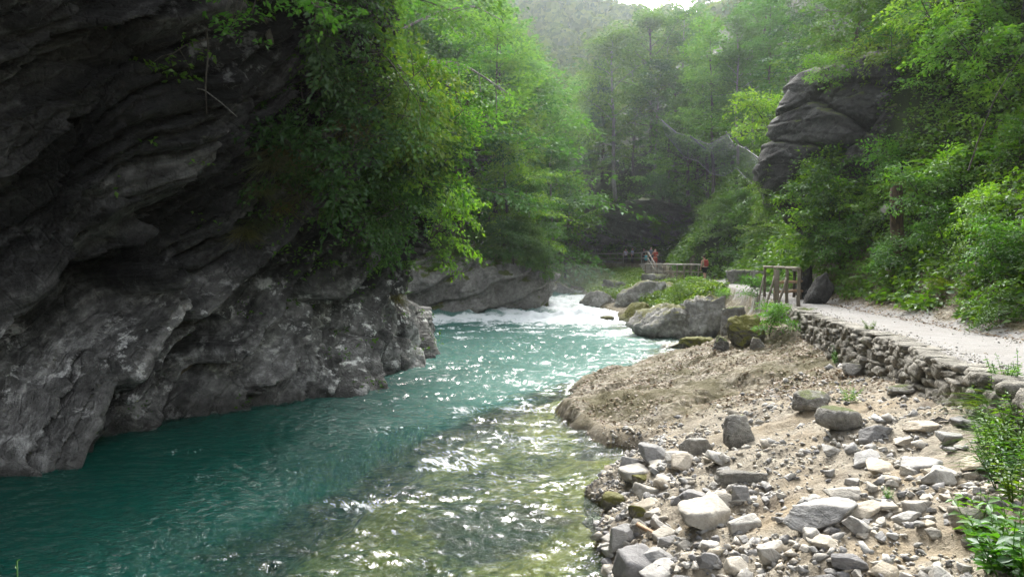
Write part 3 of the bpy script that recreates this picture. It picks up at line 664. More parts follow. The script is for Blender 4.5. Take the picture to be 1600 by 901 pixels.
# trees on the left bank behind the prow
row("tree", "tree", "trees on the second left cliff", "green broadleaf tree above the low cliff by the white water",
    [(690, -30, 50, "broad_b", 13, (0, .1)), (730, 60, 52, "broad_a", 12, (0, .1)), (765, 20, 55, "slim_a", 14, (0, .05)), (795, 200, 51, "broad_b", 9, T0),
     (838, 270, 52.5, "broad_c", 8, (0, .12)), (650, -60, 55, "broad_c", 14, T0), (610, -60, 52, "broad_a", 14, T0), (812, 150, 58, "slim_b", 15, T0)])
row("shrub", "shrub", "shrubs on the second left cliff", "bush hanging over the rim of the low cliff by the rapids",
    [(705, 415, None, "bigbush", 3.0, (.3, 0)), (740, 405, None, "bigbush", 3.2, (.3, 0)), (775, 400, None, "bigbush", 3.4, (.3, .1)), (805, 405, None, "bigbush", 3.0, (.2, .2)), (830, 408, None, "bigbush", 3.0, (.2, .3)), (848, 422, None, "bigbush", 2.2, (.2, .6))])
row("tree", "tree", "trees in the valley behind the rapids", "slender pale green tree in the valley behind the rapids",
    [(690, -20, 72, "slim_a", 19, T0), (735, -20, 78, "slim_b", 18, T0), (775, 5, 72, "slim_a", 18, T0), (800, 40, 84, "slim_b", 18, T0), (830, 90, 76, "broad_b", 15, T0),
     (852, 130, 90, "slim_a", 17, T0), (868, 220, 76, "broad_c", 12, T0), (884, 270, 84, "broad_b", 12, T0), (650, -40, 80, "slim_a", 20, T0), (715, -10, 95, "slim_b", 20, T0), (765, 15, 98, "slim_a", 20, T0), (815, 60, 104, "slim_b", 20, T0)])
row("tree", "tree", "hazy trees where the valley turns", "hazy tree at the foot of the far hill where the valley turns",
    [(840, 130, 112, "broad_a", 15, T0), (868, 170, 120, "slim_b", 16, T0), (890, 215, 108, "broad_c", 15, T0), (905, 170, 124, "slim_a", 17, T0), (920, 230, 112, "broad_b", 14, T0),
     (885, 150, 140, "broad_a", 15, T0), (928, 150, 134, "broad_c", 16, T0), (858, 120, 150, "slim_b", 16, T0), (910, 120, 150, "broad_b", 15, T0), (790, 60, 125, "broad_a", 17, T0), (750, 30, 120, "broad_c", 17, T0), (822, 80, 140, "slim_a", 17, T0), (900, 300, 100, "broad_b", 8, T0), (918, 310, 98, "broad_c", 8, T0)])
# right hillside
row("tree", "tree", "tall trees on the far right slope", "tall hazy dark tree on the far right slope against the sky",
    [(940, 90, 104, "dark_a", 22, T0), (962, 48, 98, "broad_c", 24, T0), (990, 62, 106, "slim_b", 25, T0), (1018, 18, 98, "broad_a", 25, T0), (1042, 22, 104, "slim_b", 24, T0), (1065, 4, 96, "slim_b", 23, T0), (1092, 5, 100, "slim_a", 22, T0), (950, 120, 118, "slim_b", 20, T0), (1002, 60, 120, "dark_a", 22, T0)])
row("tree", "tree", "trees above the cave", "rounded broadleaf tree on the slope above the dark cave",
    [(925, 240, 104, "broad_b", 9, T0), (958, 190, 101, "broad_a", 9, T0), (990, 130, 98, "broad_b", 11, T0), (1022, 90, 96, "broad_c", 12, T0), (1055, 110, 93, "broad_a", 12, T0), (1088, 60, 90, "slim_a", 15, T0), (1045, 190, 88, "broad_b", 8, T0)])
row("tree", "tree", "trees behind the safety net", "green tree on the right slope behind the safety net",
    [(1075, 150, 86, "broad_a", 11, T0), (1105, 110, 82, "broad_b", 11, T0), (1145, 80, 80, "broad_a", 11, T0), (1180, 40, 76, "broad_c", 12, T0), (1150, 10, 72, "slim_b", 17, T0), (1200, -10, 66, "slim_a", 17, T0), (1215, 90, 68, "broad_b", 10, T0), (1110, 30, 76, "slim_a", 17, T0)])
row("tree", "tree", "trees over the rock outcrop", "dark spreading tree above the big rock outcrop",
    [(1185, -40, 82, "broad_b", 12, T0), (1225, -60, 84, "broad_c", 12, T0), (1205, -50, 92, "slim_a", 12, T0), (1270, None, 37, "near_c", 9, (0, -.4)), (1300, None, 40, "broad_a", 11, (0, -.2)), (1330, None, 36, "near_c", 9, (0, -.4)), (1380, None, 37, "near_c", 10, (0, -.3)), (1440, None, 34, "near_b", 9, (0, -.3)), (1480, None, 38, "broad_a", 12, T0), (1540, None, 32, "near_b", 8, (0, -.3))])
row("sapling", "sapling", "saplings on the slope by the path", "young light green tree in the undergrowth on the slope above the path",
    [(1400, 130, None, "sapling", 3.2, (0, -.3)), (1450, 170, None, "sapling", 3.4, (0, -.4)), (1500, 110, None, "sapling", 3.6, (0, -.3)), (1545, 60, None, "sapling", 3.8, (0, -.3)), (1580, 160, None, "sapling", 3.4, (0, -.4)), (1530, 220, None, "sapling", 2.6, (0, -.4)), (1590, 30, None, "sapling", 3.6, (0, -.4)), (1470, 60, None, "sapling", 3.6, (0, -.4))])
row("shrub", "shrub", "shrubs on the slope by the path", "leafy shrub on the slope beside the near path",
    [(1330, 400, None, "shrub_b", 1.3, (0, -.3)), (1375, 350, None, "shrub_a", 1.3, (0, -.3)), (1420, 420, None, "shrub_a", 1.2, (0, -.3)), (1450, 330, None, "shrub_b", 1.5, (0, -.3)), (1480, 400, None, "shrub_c", 1.2, (0, -.3)), (1510, 300, None, "shrub_b", 1.5, (0, -.3)), (1530, 430, None, "shrub_a", 1.0, (0, -.3)), (1560, 360, None, "shrub_b", 1.2, (0, -.3)), (1585, 450, None, "shrub_c", 1.0, (0, -.3)), (1590, 260, None, "shrub_a", 1.3, (0, -.3)), (1410, 270, None, "shrub_b", 1.5, (0, -.3)), (1560, 500, None, "shrub_a", .8, (0, -.3)), (1590, 400, None, "shrub_b", 1.0, (0, -.3))])
row("shrub", "shrub", "bushes on the slope behind the footbridge", "round bush on the slope between the footbridge and the net",
    [(1030, 380, None, "bigbush", 3.5, T0), (1070, 370, None, "bigbush", 4, T0), (1100, 340, None, "bigbush", 2.6, T0), (1135, 370, None, "bigbush", 3.6, T0), (1165, 340, None, "bigbush", 2.0, T0), (1150, 410, None, "bigbush", 2.6, T0), (1195, 370, None, "bigbush", 3.2, T0), (1225, 340, None, "bigbush", 2.0, T0), (1200, 330, None, "bigbush", 2.0, T0), (1120, 300, None, "bigbush", 2.6, T0), (1075, 310, None, "bigbush", 2.6, T0), (1240, 390, None, "shrub_a", 2.0, T0), (1035, 330, None, "bigbush", 3.6, T0), (1172, 330, None, "bigbush", 2.2, T0)])

# far wood: reads as one mass
r_ = np.random.default_rng(77)
cv0 = np.stack([r_.normal(size=520), r_.normal(size=520), r_.normal(size=520)], 1); cv0 = unit(cv0) * (r_.uniform(.55, 1.05, 520) ** .6)[:, None]
cv0[:, 2] = cv0[:, 2] * .75
V_, F_ = [], []
n_ = 0
for k in range(2600):
    y = r_.uniform(152, 335); x = r_.uniform(-.42, .42) * y
    z = float(HT(x, y, False))
    s = r_.uniform(3.2, 5.2); hgt = r_.uniform(.9, 1.6)
    c = np.array([x, y, z + s * hgt * .9]); p = cv0 * np.array([s, s, s * hgt]) * r_.uniform(.8, 1.2, 3) + c
    sel = r_.permutation(520)[:320]; p = p[sel]; d = unit(p - c)
    v, f = leaf_mesh(p, unit(np.cross(d, r_.normal(size=d.shape))), d, s * .40 * r_.uniform(.7, 1.3, 320), .8)
    V_.append(v); F_.append(f + n_); n_ += len(v)
tag(obj("forest", mk_mesh("forest", np.vstack(V_), np.vstack(F_), False, mats=L_FAR)), kind="stuff")

# undergrowth and ground cover: stuff nobody could count
def cover(name, pts, nleaf, L, hgt, rad, mat, seed, droop=.0):
    r = np.random.default_rng(seed); n = len(pts)
    c = np.repeat(pts, nleaf, 0); hh = np.repeat(hgt * r.uniform(.4, 1.3, n), nleaf); a = r.uniform(0, 6.28, n * nleaf); q = np.sqrt(r.uniform(.02, 1, n * nleaf)) * np.repeat(rad * r.uniform(.6, 1.3, n), nleaf)
    p = c + np.stack([np.cos(a) * q, np.sin(a) * q, hh * r.uniform(.25, 1, n * nleaf)], 1)
    d = np.stack([np.cos(a), np.sin(a), r.uniform(-.5, .35, n * nleaf)], 1) + .4 * r.normal(size=p.shape)
    nn = np.array([0, 0, 1.0]) + .45 * r.normal(size=p.shape)
    ls = np.repeat(r.uniform(.7, 1.35, n), nleaf) * L * r.uniform(.7, 1.2, n * nleaf)
    v, f = leaf_mesh(p, unit(d), unit(nn), ls, .62)
    return v, f
def scatter(n, y0, y1, fn, seed, pw=1.5):
    r = np.random.default_rng(seed); y = y0 + (y1 - y0) * r.random(n) ** pw; x = fn(y, r.random(n)); return np.stack([x, y, HT(x, y)], 1)
def keep_clumps(p, f, t, s): return p[fbm2(p[:, 0] * f, p[:, 1] * f, s, 3) > t]
near = scatter(15000, 5.5, 34, lambda y, u: TOE(y) + .55 + 13 * u ** 1.3 + .5 * fbm2(y * 1.1, y * .3, 90, 2), 101)
near = keep_clumps(near, .7, -.45, 91)
h_ = .16 + .30 * np.clip(near[:, 0] - TOE(near[:, 1]) - .5, 0, 1.2)
UG = [cover("u", near[:9000], 12, .115, h_[:9000], .24, None, 201), cover("u", near[9000:], 9, .15, h_[9000:] * 1.25, .3, None, 202)]
tag(obj("undergrowth", mk_mesh("undergrowth", *join(UG[:1]), False, mats=L_BUSH)), kind="stuff")
tag(obj("undergrowth", mk_mesh("undergrowth", *join(UG[1:]), False, mats=L_BROAD)), kind="stuff")
far_ = scatter(11000, 30, 100, lambda y, u: TOE(y) + .5 + 26 * u ** 1.4, 103, 1.2); far_ = keep_clumps(far_, .35, -.5, 92)
tag(obj("undergrowth", mk_mesh("undergrowth", *cover("u", far_, 11, .30, .7, .6, None, 203), False, mats=L_BUSH)), kind="stuff")
bk = scatter(7500, 40, 92, lambda y, u: XR(y) + (XP(y) - XR(y)) * (sst(58, 48, y) * .28 + .08 + (.9 - .28 * sst(58, 48, y)) * u), 104, 1.0)
tag(obj("undergrowth", mk_mesh("undergrowth", *cover("u", bk, 12, .17, .5, .35, None, 204), False, mats=L_BUSH)), kind="stuff")
lf = scatter(9000, 44, 120, lambda y, u: XL(y) - 2.2 - 40 * u ** 1.3, 105, 1.0)
tag(obj("undergrowth", mk_mesh("undergrowth", *cover("u", lf, 10, .32, .8, .6, None, 205), False, mats=L_BROAD)), kind="stuff")
# ledges of the left cliff: small leaves and moss tufts in clumps, thicker towards the prow
cp = CLV[(CLV[:, 1] > 9)]; cpx = 800 + F * cp[:, 0] / cp[:, 1]; cpy = HY - F * (cp[:, 2] - CZ) / cp[:, 1]
w_ = sst(430, 560, cpx + .25 * (cpy - 250)) * sst(470, 400, cpy) + .02 + .5 * sst(60, -40, cpy) * sst(330, 430, cpx)
cl = fbm2(cp[:, 1] * .5, cp[:, 2] * .5, 95, 3)
sel = (np.random.default_rng(9).random(len(cp)) < .09 * w_ * sst(-.3, .4, cl))
tag(obj("undergrowth", mk_mesh("undergrowth", *cover("u", cp[sel] + np.array([.05, -.05, 0]), 10, .11, .35, .26, None, 206), False, mats=L_BROAD)), kind="stuff")
print("ledge plants", sel.sum())
# ------------------------------------------------------------------ stones and boulders
import bmesh
def ico(sub):
    bm = bmesh.new(); bmesh.ops.create_icosphere(bm, subdivisions=sub, radius=1)
    bm.verts.ensure_lookup_table(); v = np.array([q.co[:] for q in bm.verts]); f = np.array([[q.index for q in p.verts] for p in bm.faces]); bm.free()
    return v, f
ICO = {k: ico(k) for k in (2, 3, 4, 5)}
def stone_geo(seed, asp=(1, .75, .55), npl=11, sub=4, p=22, rough=.03, nf=2.2, depth=(.5, 1.0)):
    r = np.random.default_rng(seed); v, f = ICO[sub]
    n = unit(r.normal(size=(npl, 3))); n = np.vstack([n, np.eye(3), -np.eye(3)]); d = np.r_[r.uniform(*depth, npl), r.uniform(.8, 1, 6)]
    q = np.clip(v @ n.T, 0, None) / d
    rad = (q ** p).sum(1) ** (-1 / p); rad = rad / rad.max()
    w = v * rad[:, None]
    w = w / np.abs(w).max(0)
    w = w * (1 + rough * fbm3(w + seed, nf, 5, .55)[:, None] + rough * .5 * fbm3(w + seed, nf * 5, 2)[:, None])
    return w * np.array(asp), f
def stone_mesh(name, mat, **kw):
    v, f = stone_geo(**kw); return mk_mesh(name, v, f, True, mats=mat)
def add_rock(kind, cat, label, px, py, w, hr, mat, seed, d=None, p=20, rough=.04, sub=4, dr=.8, rz=0, tilt=(0, 0), sink=.42, group=None, npl=13, z=None):
    q = hit(px, py, 4) if d is None else pix(px, py, d)
    rx = w / 2 / F * q[1]; h = 2 * rx * hr
    me = stone_mesh(kind, mat, seed=seed, asp=(rx, rx * dr, h / 2 * (1 + sink)), p=p, rough=rough, sub=sub, npl=npl)
    o = obj(kind, me, loc=(q[0], q[1] + rx * dr * .6, q[2] + h / 2 * (1 - sink)), rot=(tilt[0], tilt[1], rz))
    return tag(o, label, cat, group)
B = [ # river boulders: label, px, base py, width px, height ratio, material, seed, depth, power
 ("big grey boulder with mossy top standing at the water's edge", 1037, 529, 100, .56, M_BOULDER, 3, 34.0, 9),
 ("tall brown and grey boulder right against the biggest boulder at the water", 1100, 536, 66, 1.12, M_BOULDER, 5, 34.0, 9),
 ("angular grey rock behind the tall boulder, below the path", 1146, 516, 44, .85, M_GREY, 7, None, 18),
 ("brown mossy block leaning under the path's wall", 1170, 533, 52, .78, M_MOSSY, 9, None, 16),
 ("low mossy rock with a peaked top in the shallow inlet", 1097, 556, 58, .48, M_MOSSY, 11, 27.6, 9),
 ("flat moss covered rock barely above the inlet's water", 1058, 548, 46, .26, M_MOSSY, 13, 29.5, 7),
 ("pale pitted boulder at the left end of the boulder row by the chute", 938, 487, 62, .52, M_BOULDER, 15, 51, 8),
 ("long pale slab of rock sloping to the chute behind the mossy rock", 1005, 482, 86, .50, M_BOULDER, 17, 49, 12),
 ("second pale slab lying behind the sloping slab under the footbridge", 1040, 472, 72, .45, M_BOULDER, 19, 50, 12),
 ("dark mossy boulder with undercut base beside the white water", 1003, 505, 66, .48, M_MOSSY, 21, 42, 9),
 ("small flat rock awash in the rapids", 946, 501, 30, .28, M_MOSSY, 23, 44.5, 8),
 ("grey rock tucked between the tall boulder and the bench", 1128, 540, 30, .6, M_GREY, 25, None, 14),
 ("small pale rock at the foot of the mossy block", 1182, 540, 26, .6, M_BOULDER, 27, None, 14),
 ("pale boulder on the far shore beyond the chute", 880, 458, 34, .5, M_BOULDER, 29, 66, 10),
 ("grey rock under the shrubs on the bank left of the footbridge", 965, 462, 46, .5, M_GREY, 31, 58, 12),
 ("rough rock under the left end of the footbridge", 1030, 452, 44, .55, M_GREY, 33, 56, 12),
 ("dark rock between two green bushes below the path", 1120, 472, 42, .5, M_GREY, 35, 40, 12),
]
for lab, px, py, w, hr, mt, sd, d, pw in B:
    add_rock("boulder", "boulder", lab, px, py, w, hr, mt, sd, d=d, p=pw + 8, rough=.13, sub=5, dr=.85, sink=.4, npl=12, group="boulders along the river", rz=random.uniform(-.4, .4), tilt=(0, random.uniform(-.15, .15)))
S_ = [ # single rocks on the bench and the rubble bank
 ("dark lichen-spotted boulder alone on the brown bench", 1156, 690, 66, .9, M_STONEDARK, 41, 14),
 ("dark boulder with a white lichen face below the retaining wall", 1274, 640, 62, .68, M_STONEDARK, 43, 14),
 ("rounded brown-grey boulder next to the flowering tuft", 1322, 670, 80, .60, M_STONEDARK, 45, 8),
 ("pale angular rock leaning against the rounded brown-grey boulder", 1368, 684, 58, .62, M_STONE, 47, 72),
 ("long flat dark grey slab half buried in the sand", 1166, 750, 88, .26, M_STONEDARK, 49, 18),
 ("largest pale slab, low and broad, in the middle of the rubble", 1292, 822, 150, .30, M_STONE, 51, 90),
 ("white angular stone at the top of the shore's rubble, touching the bench", 1026, 718, 60, .55, M_STONE, 53, 66),
 ("white tilted stone with a shadowed underside right of the topmost white stone", 1066, 718, 52, .45, M_STONE, 55, 78),
 ("mixed dark and white rock at the foot of the bench", 1086, 704, 58, .55, M_STONEDARK, 57, 16),
 ("grey block standing in the water's edge", 974, 850, 54, .8, M_STONE, 59, 72),
 ("biggest pale grey block at the lower left of the rubble", 1016, 888, 84, .52, M_STONE, 61, 78),
 ("moss topped boulder in the shallows by the rubble", 962, 786, 52, .6, M_MOSSY, 63, 9),
 ("smaller mossy stone beside the moss topped boulder", 990, 806, 40, .65, M_MOSSY, 65, 9),
 ("facetted pale grey stone low in the rubble near the frame's bottom", 1210, 876, 62, .6, M_STONE, 67, 90),
 ("square grey stone in the rubble near the bottom edge", 1112, 886, 44, .8, M_STONE, 69, 66),
 ("broad light stone with flat top in the shore rubble", 1092, 790, 66, .5, M_STONE, 71, 90),
 ("upright narrow grey stone behind the broad light stone", 1156, 784, 34, 1.1, M_STONE, 73, 60),
 ("flat grey stone at the top of the rubble by the dirt patch", 1444, 672, 62, .32, M_STONE, 75, 72),
 ("wedge of pale rock below the dirt patch", 1414, 694, 34, .5, M_STONE, 77, 72),
 ("tan flat stone alone on the sandy ground", 1300, 706, 38, .4, M_STONE, 79, 54),
 ("pale stone half sunk in the sandy bedrock", 1424, 738, 46, .5, M_STONE, 81, 72),
 ("dark stone lying under the corner plants", 1550, 800, 52, .62, M_STONEDARK, 83, 14),
 ("flat pale stone by the grassy clump", 1484, 744, 66, .26, M_STONE, 85, 78),
 ("broken grey stone under the big pale slab's right end", 1345, 832, 50, .6, M_STONE, 87, 60),
 ("yellowish flat stone at the lower right of the rubble", 1420, 815, 46, .45, M_STONE, 89, 66),
 ("pale block on the bedrock near the bottom right", 1330, 885, 60, .5, M_STONE, 91, 72),
 ("grey stone in front of the grey block at the water", 1002, 830, 40, .7, M_STONEDARK, 93, 24),
 ("mossy rock in the rubble's upper left at the shore", 1000, 752, 44, .5, M_MOSSY, 95, 14),
 ("dark rock in the hollow of the retaining wall", 1340, 584, 40, .7, M_STONEDARK, 97, 12),
 ("long pale stone fallen from the retaining wall", 1420, 612, 54, .35, M_STONEDARK, 99, 20),
]
for lab, px, py, w, hr, mt, sd, pw in S_:
    add_rock("rock", "rock", lab, px, py, w * .88, hr * .8, mt, sd, p=pw, rough=.05, dr=.8, group="large rocks on the near bank", rz=random.uniform(-.5, .5), tilt=(random.uniform(-.12, .12), random.uniform(-.15, .15)), sub=5)
# countable rubble: copies of a dozen stones
SP = [stone_mesh("stone", M_STONE, seed=300 + i, asp=(1, r1, r2), p=70, rough=.025, sub=4, npl=9) for i, (r1, r2) in enumerate([(.8, .6), (.7, .4), (.9, .5), (.6, .45), (.75, .3), (.85, .7), (.65, .55), (.9, .35), (.7, .6), (.8, .45), (.6, .3), (.95, .65)])]
r_ = np.random.default_rng(400); cnt = 0; tries = 0; taken = []
while cnt < 255 and tries < 20000:
    tries += 1
    px, py = r_.uniform(925, 1560), r_.uniform(655, 905)
    dens = max(float(sst(1190, 1010, px + .35 * (780 - py))), .75 * float(sst(60, 20, abs(py - (840 - .18 * (px - 1100))))), .55 * float(sst(840, 890, py)), .5 * float(sst(1330, 1400, px) * sst(720, 680, py)), .10)
    dens = max(dens, .7 * float(sst(70, 30, abs(px - 1390) * .6 + abs(py - 735) )))
    if px < 985 - .0 * py and py < 800: continue
    if py < 715 and px < 1330: continue
    if r_.random() > dens: continue
    q = hit(px, py, 5)
    if q[1] > 15 or q[2] < -.12: continue
    s = .82 * float(np.clip(.05 * (1 - r_.random()) ** -.55, .045, .26)) * (.8 if px > 1150 else 1.15)
    if any((q[0] - t[0]) ** 2 + (q[1] - t[1]) ** 2 < (.62 * (s + t[2])) ** 2 for t in taken): continue
    taken.append((q[0], q[1], s))
    o = obj("stone", SP[int(r_.integers(12))], loc=(q[0], q[1], q[2] + s * .18), rot=(r_.uniform(-.35, .35), r_.uniform(-.35, .35), r_.uniform(0, 6.28)), scale=s)
    tag(o, "pale angular limestone stone lying loose in the rubble of the near bank", "stone", "loose stones of the rubble bank"); cnt += 1
print("stones", cnt)
def chips(n, fn, smin_, smax_, seed, mat, name, flat=.6):
    r = np.random.default_rng(seed); P_ = fn(r, n); n = len(P_)
    bv, bf = stone_geo(seed=seed, asp=(1, .75, flat), sub=2 if smax_ > .03 else 2, npl=9, p=30, rough=0.0)
    bv2, _ = stone_geo(seed=seed + 1, asp=(1, .6, flat * .7), sub=2, npl=9, p=30, rough=0.0)
    # thinner meshes: a cube-like hull is enough for chips
    oct_v = np.array([(1, .1, .2), (.2, .75, .1), (-.9, .3, .15), (-.5, -.7, .1), (.5, -.6, .25), (.1, .1, .62), (-.3, .05, .55), (0, 0, -.5)]) ; oct_f = np.array([(0, 1, 5), (1, 6, 5), (1, 2, 6), (2, 3, 6), (3, 4, 5), (3, 5, 6), (4, 0, 5), (1, 0, 7), (2, 1, 7), (3, 2, 7), (4, 3, 7), (0, 4, 7)])
    s = smin_ * (1 - r.random(n) * (1 - (smin_ / smax_) ** 1.6)) ** (-1 / 1.6)
    a = r.uniform(0, 6.28, n); t1, t2 = r.normal(size=n) * .3, r.normal(size=n) * .3
    v = oct_v[None] * (s[:, None, None] * r.uniform(.6, 1.3, (n, 1, 3))) + s[:, None, None] * .12 * r.normal(size=(n, 8, 3))
    x, y, z = v[..., 0], v[..., 1], v[..., 2]
    z = z + x * t1[:, None] + y * t2[:, None]
    X = x * np.cos(a)[:, None] - y * np.sin(a)[:, None]; Y = x * np.sin(a)[:, None] + y * np.cos(a)[:, None]
    V = np.stack([X, Y, z], -1) + P_[:, None]; Fc = (np.arange(n)[:, None, None] * 8 + oct_f[None]).reshape(-1, 3)
    return tag(obj(name, mk_mesh(name, V.reshape(-1, 3), Fc, False, mats=mat)), kind="stuff")
def rub_pts(r, n):
    y = 3.2 + 11.5 * r.random(n) ** 1.2; x0 = XR(y); x = x0 - .1 + (XP(y) - x0 - .1) * r.random(n) ** 1.35
    m = (y < 13.4 - .3 * (x - 3) + r.normal(size=n) * .5) | ((x > 4.3) & (y < 14.5))
    c_ = fbm2(x * .9, y * .9, 71, 3); m &= (c_ + r.normal(size=n) * .3 > -.25 + .3 * sst(2.2, 3.6, x)); x, y = x[m], y[m]
    return np.stack([x, y, HT(x, y) + .005], 1)
chips(16000, rub_pts, .012, .085, 501, M_STONE, "gravel")
def rub2(r, n):
    q = rub_pts(r, n); return q[(q[:, 0] < 3.4 + r.normal(size=len(q)) * .8) | (r.random(len(q)) < .3)]
chips(1100, rub2, .045, .13, 511, M_STONE, "gravel", .5)
# leaf litter and flakes on the bench and at the slope's foot
def flakes(name, P_, L, mat, seed):
    r = np.random.default_rng(seed); n = len(P_); a = r.uniform(0, 6.28, n)
    d = np.stack([np.cos(a), np.sin(a), r.normal(size=n) * .25], 1); nn = np.array([0, 0, 1.0]) + .35 * r.normal(size=(n, 3))
    return tag(obj(name, mk_mesh(name, *leaf_mesh(P_ + np.array([0, 0, .012]), d, unit(nn), L * r.uniform(.6, 1.4, n), .6, .08, .05), False, mats=mat)), kind="stuff")
M_LIT = leaf_mat("dry_leaves", (.12, .075, .04), (.30, .23, .15), .1, (1, 1, 1), .0)
r_ = np.random.default_rng(55); n = 15000; y = 13.2 + 12 * r_.random(n); x = XR(y) + .3 + (XP(y) - XR(y) - .3) * r_.random(n)
m = fbm2(x * .6, y * .6, 81, 4) + r_.normal(size=n) * .25 > .0; x, y = x[m], y[m]
flakes("leaf_litter", np.stack([x, y, HT(x, y)], 1), .075, M_LIT, 56)
n = 5000; y = 7 + 22 * r_.random(n); x = TOE(y) + r_.uniform(-.25, 1.3, n); flakes("leaf_litter", np.stack([x, y, HT(x, y)], 1), .06, M_LIT, 57)
n = 1100; y = 11.5 + 2.4 * r_.random(n); x = 4.6 + 1.6 * r_.random(n); flakes("leaf_litter", np.stack([x, y, HT(x, y)], 1), .05, M_LIT, 58)

# rock outcrop high on the right slope: blocks of one rock
for lab, px, py, w, hr, sd, d, tl in [("brown leaning rock slab beside the path behind the near railing", 1286, 470, 30, 1.6, 621, 23.5, .5), ("grey rock face at the slope's foot behind the near railing", 1262, 462, 30, 1.6, 623, 26, .2), ("pale rock wall at the slope's foot along the path, far end", 1160, 448, 50, .55, 625, 44, 0), ("grey rock at the slope's foot left of the near railing", 1190, 452, 40, .8, 627, 38, 0)]:
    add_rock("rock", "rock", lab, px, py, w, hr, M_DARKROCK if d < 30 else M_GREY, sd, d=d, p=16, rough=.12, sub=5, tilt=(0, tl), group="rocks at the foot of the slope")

# ------------------------------------------------------------------ dry stone retaining wall
r_ = np.random.default_rng(700); parts = []
protoS = [stone_geo(710 + i, asp=(1, 1, 1), p=40, npl=5, sub=3, rough=.10, nf=2.5, depth=(.75, 1.05)) for i in range(10)]
def wall_run(ya, yb):
    y = ya
    while y < yb:
        L = r_.uniform(.2, .5); ym = y + L / 2; xw = float(XP(ym)); top = float(ZP(ym)) - .015; bot = float(HT(xw - .25, ym)) - .12
        tx_, ty_ = float(XP(ym + .2) - XP(ym - .2)), .4; az = math.atan2(ty_, tx_)
        z = bot
        while z < top - .03:
            h = min(r_.uniform(.08, .2), top - z + .02) ; LL = L * r_.uniform(.8, 1.25)
            v, f = protoS[int(r_.integers(10))]; sh = r_.uniform(-.5, .5) * L
            q = v * np.array([LL * .60, .2, h * .60]); bt = .05 * (top - z)
            ca, sa = math.cos(az + r_.normal() * .08), math.sin(az + r_.normal() * .08)
            q = np.stack([q[:, 0] * ca - q[:, 1] * sa, q[:, 0] * sa + q[:, 1] * ca, q[:, 2]], 1)
            parts.append((q + np.array([xw - .06 - bt + r_.normal() * .025 + sh * ca, ym + sh * sa, z + h / 2]), f)); z += h * .93
        y += L * .9 * math.sin(az)
wall_run(6.2, 22.6)
M_WALL = rock_mat("wall_stone", (.085, .08, .068), (.21, .197, .165), (.35, .33, .285), (.42, .41, .37), moss=.02, scale=3, bump=.7)
tag(obj("retaining_wall", mk_mesh("retaining_wall", *join(parts), mats=M_WALL)), "dry stone retaining wall of rough grey stones under the gravel path", "wall")
for i, (px, py, w, d) in enumerate([(1248, 500, 40, 22.2), (1270, 515, 34, 20), (1228, 492, 30, 23.5)]):
    add_rock("rock", "rock", ["rough stone built into the corner of the retaining wall", "stone bulging from the retaining wall near its far end", "stone under the railing's nearest post"][i], px, py, w, .6, M_WALL, 730 + i, d=d, p=10, group="stones of the wall's corner")

# ------------------------------------------------------------------ woodwork
def wood_mat(name, a, b):
    g = NT(name); n = g.noise(g.pos((1, 1, 1), src='Object'), 9, 5, .65, .6); n2 = g.noise(g.pos((14, 14, 2.0), src='Object'), 3, 4, .6)
    return g.done(g.bsdf(g.ramp(g.math('ADD', g.math('MULTIPLY', n, .5), g.math('MULTIPLY', n2, .5)), [(.35, a), (.65, b)]), .85, g.bump(n2, .5, .02)))
W_OLD = wood_mat("weathered_wood", (.085, .07, .05), (.22, .19, .145)); W_NEW = wood_mat("fresh_wood", (.24, .15, .085), (.42, .29, .18)); W_PALE = wood_mat("bleached_planks", (.19, .175, .15), (.34, .32, .28)); W_DARKW = wood_mat("dark_wet_wood", (.035, .028, .022), (.11, .09, .07))
def log(name, a, b, r0, mat, parent, r1=None, n=8, wob=.008):
    a, b = np.array(a, float), np.array(b, float); t = np.linspace(0, 1, 5)[:, None]; pts = a + (b - a) * t; pts[1:-1] += wob * np.random.default_rng(int(abs(a.sum()) * 997) % 9999).normal(size=(3, 3))
    o = obj(name, mk_mesh(name, *tube(pts, np.linspace(r0, r1 or r0, 5), n), mats=mat), parent); return o
def rail_post(root, p, h, r0, mat): return log("post", (p[0], p[1], p[2] - .12), (p[0] + .015, p[1], p[2] + h), r0, mat, root, r0 * .9)
def fence_along(name, pts, label, h=1.05, r=.055, mat=W_OLD, mid=True, sub=True, braces=(), top_over=.15, group=None):
    root = empty(name, pts[0]); tag(root, label, "railing", group); o = np.array(pts[0], float); q = [np.array(p, float) - o for p in pts]
    for p in q: rail_post(root, p, h, r, mat)
    up = np.array([0, 0, 1.0])
    for i in range(len(q) - 1):
        d = unit(q[i + 1] - q[i])
        log("handrail", q[i] + up * (h + r * .4) - d * (top_over if i == 0 else 0), q[i + 1] + up * (h + r * .4) + d * (top_over if i == len(q) - 2 else 0), r * .8, mat, root)
        if mid: log("rail", q[i] + up * h * .52, q[i + 1] + up * h * .52, r * .62, mat, root)
    for (i, d) in braces: log("brace", q[i] + up * h * .75, q[i] + np.array(d), r * .7, mat, root)
    return root
def edge(y, off=.1): return (float(XP(y)) + off, y, float(ZP(y)))
rl = fence_along("railing", [edge(22.1), edge(23.8), edge(25.8), edge(28)], "weathered log railing with thick posts at the corner of the near path", h=1.12, r=.058, braces=((1, (-.55, -.5, -.35)), (2, (-.55, -.6, -.3)), (3, (-.5, -.6, -.3))), mid=False)
log("post", (-.34, .9, -.5), (-.32, .9, 1.1), .075, W_OLD, rl)
p0 = (float(TOE(26)) - .25, 26, float(ZP(26))); rr_ = fence_along("railing", [p0, (float(TOE(27.8)) - .2, 27.8, float(ZP(27.8)))], "short fence with fresh orange rails on the slope side of the path", h=1.0, r=.06, mat=W_DARKW, mid=False)
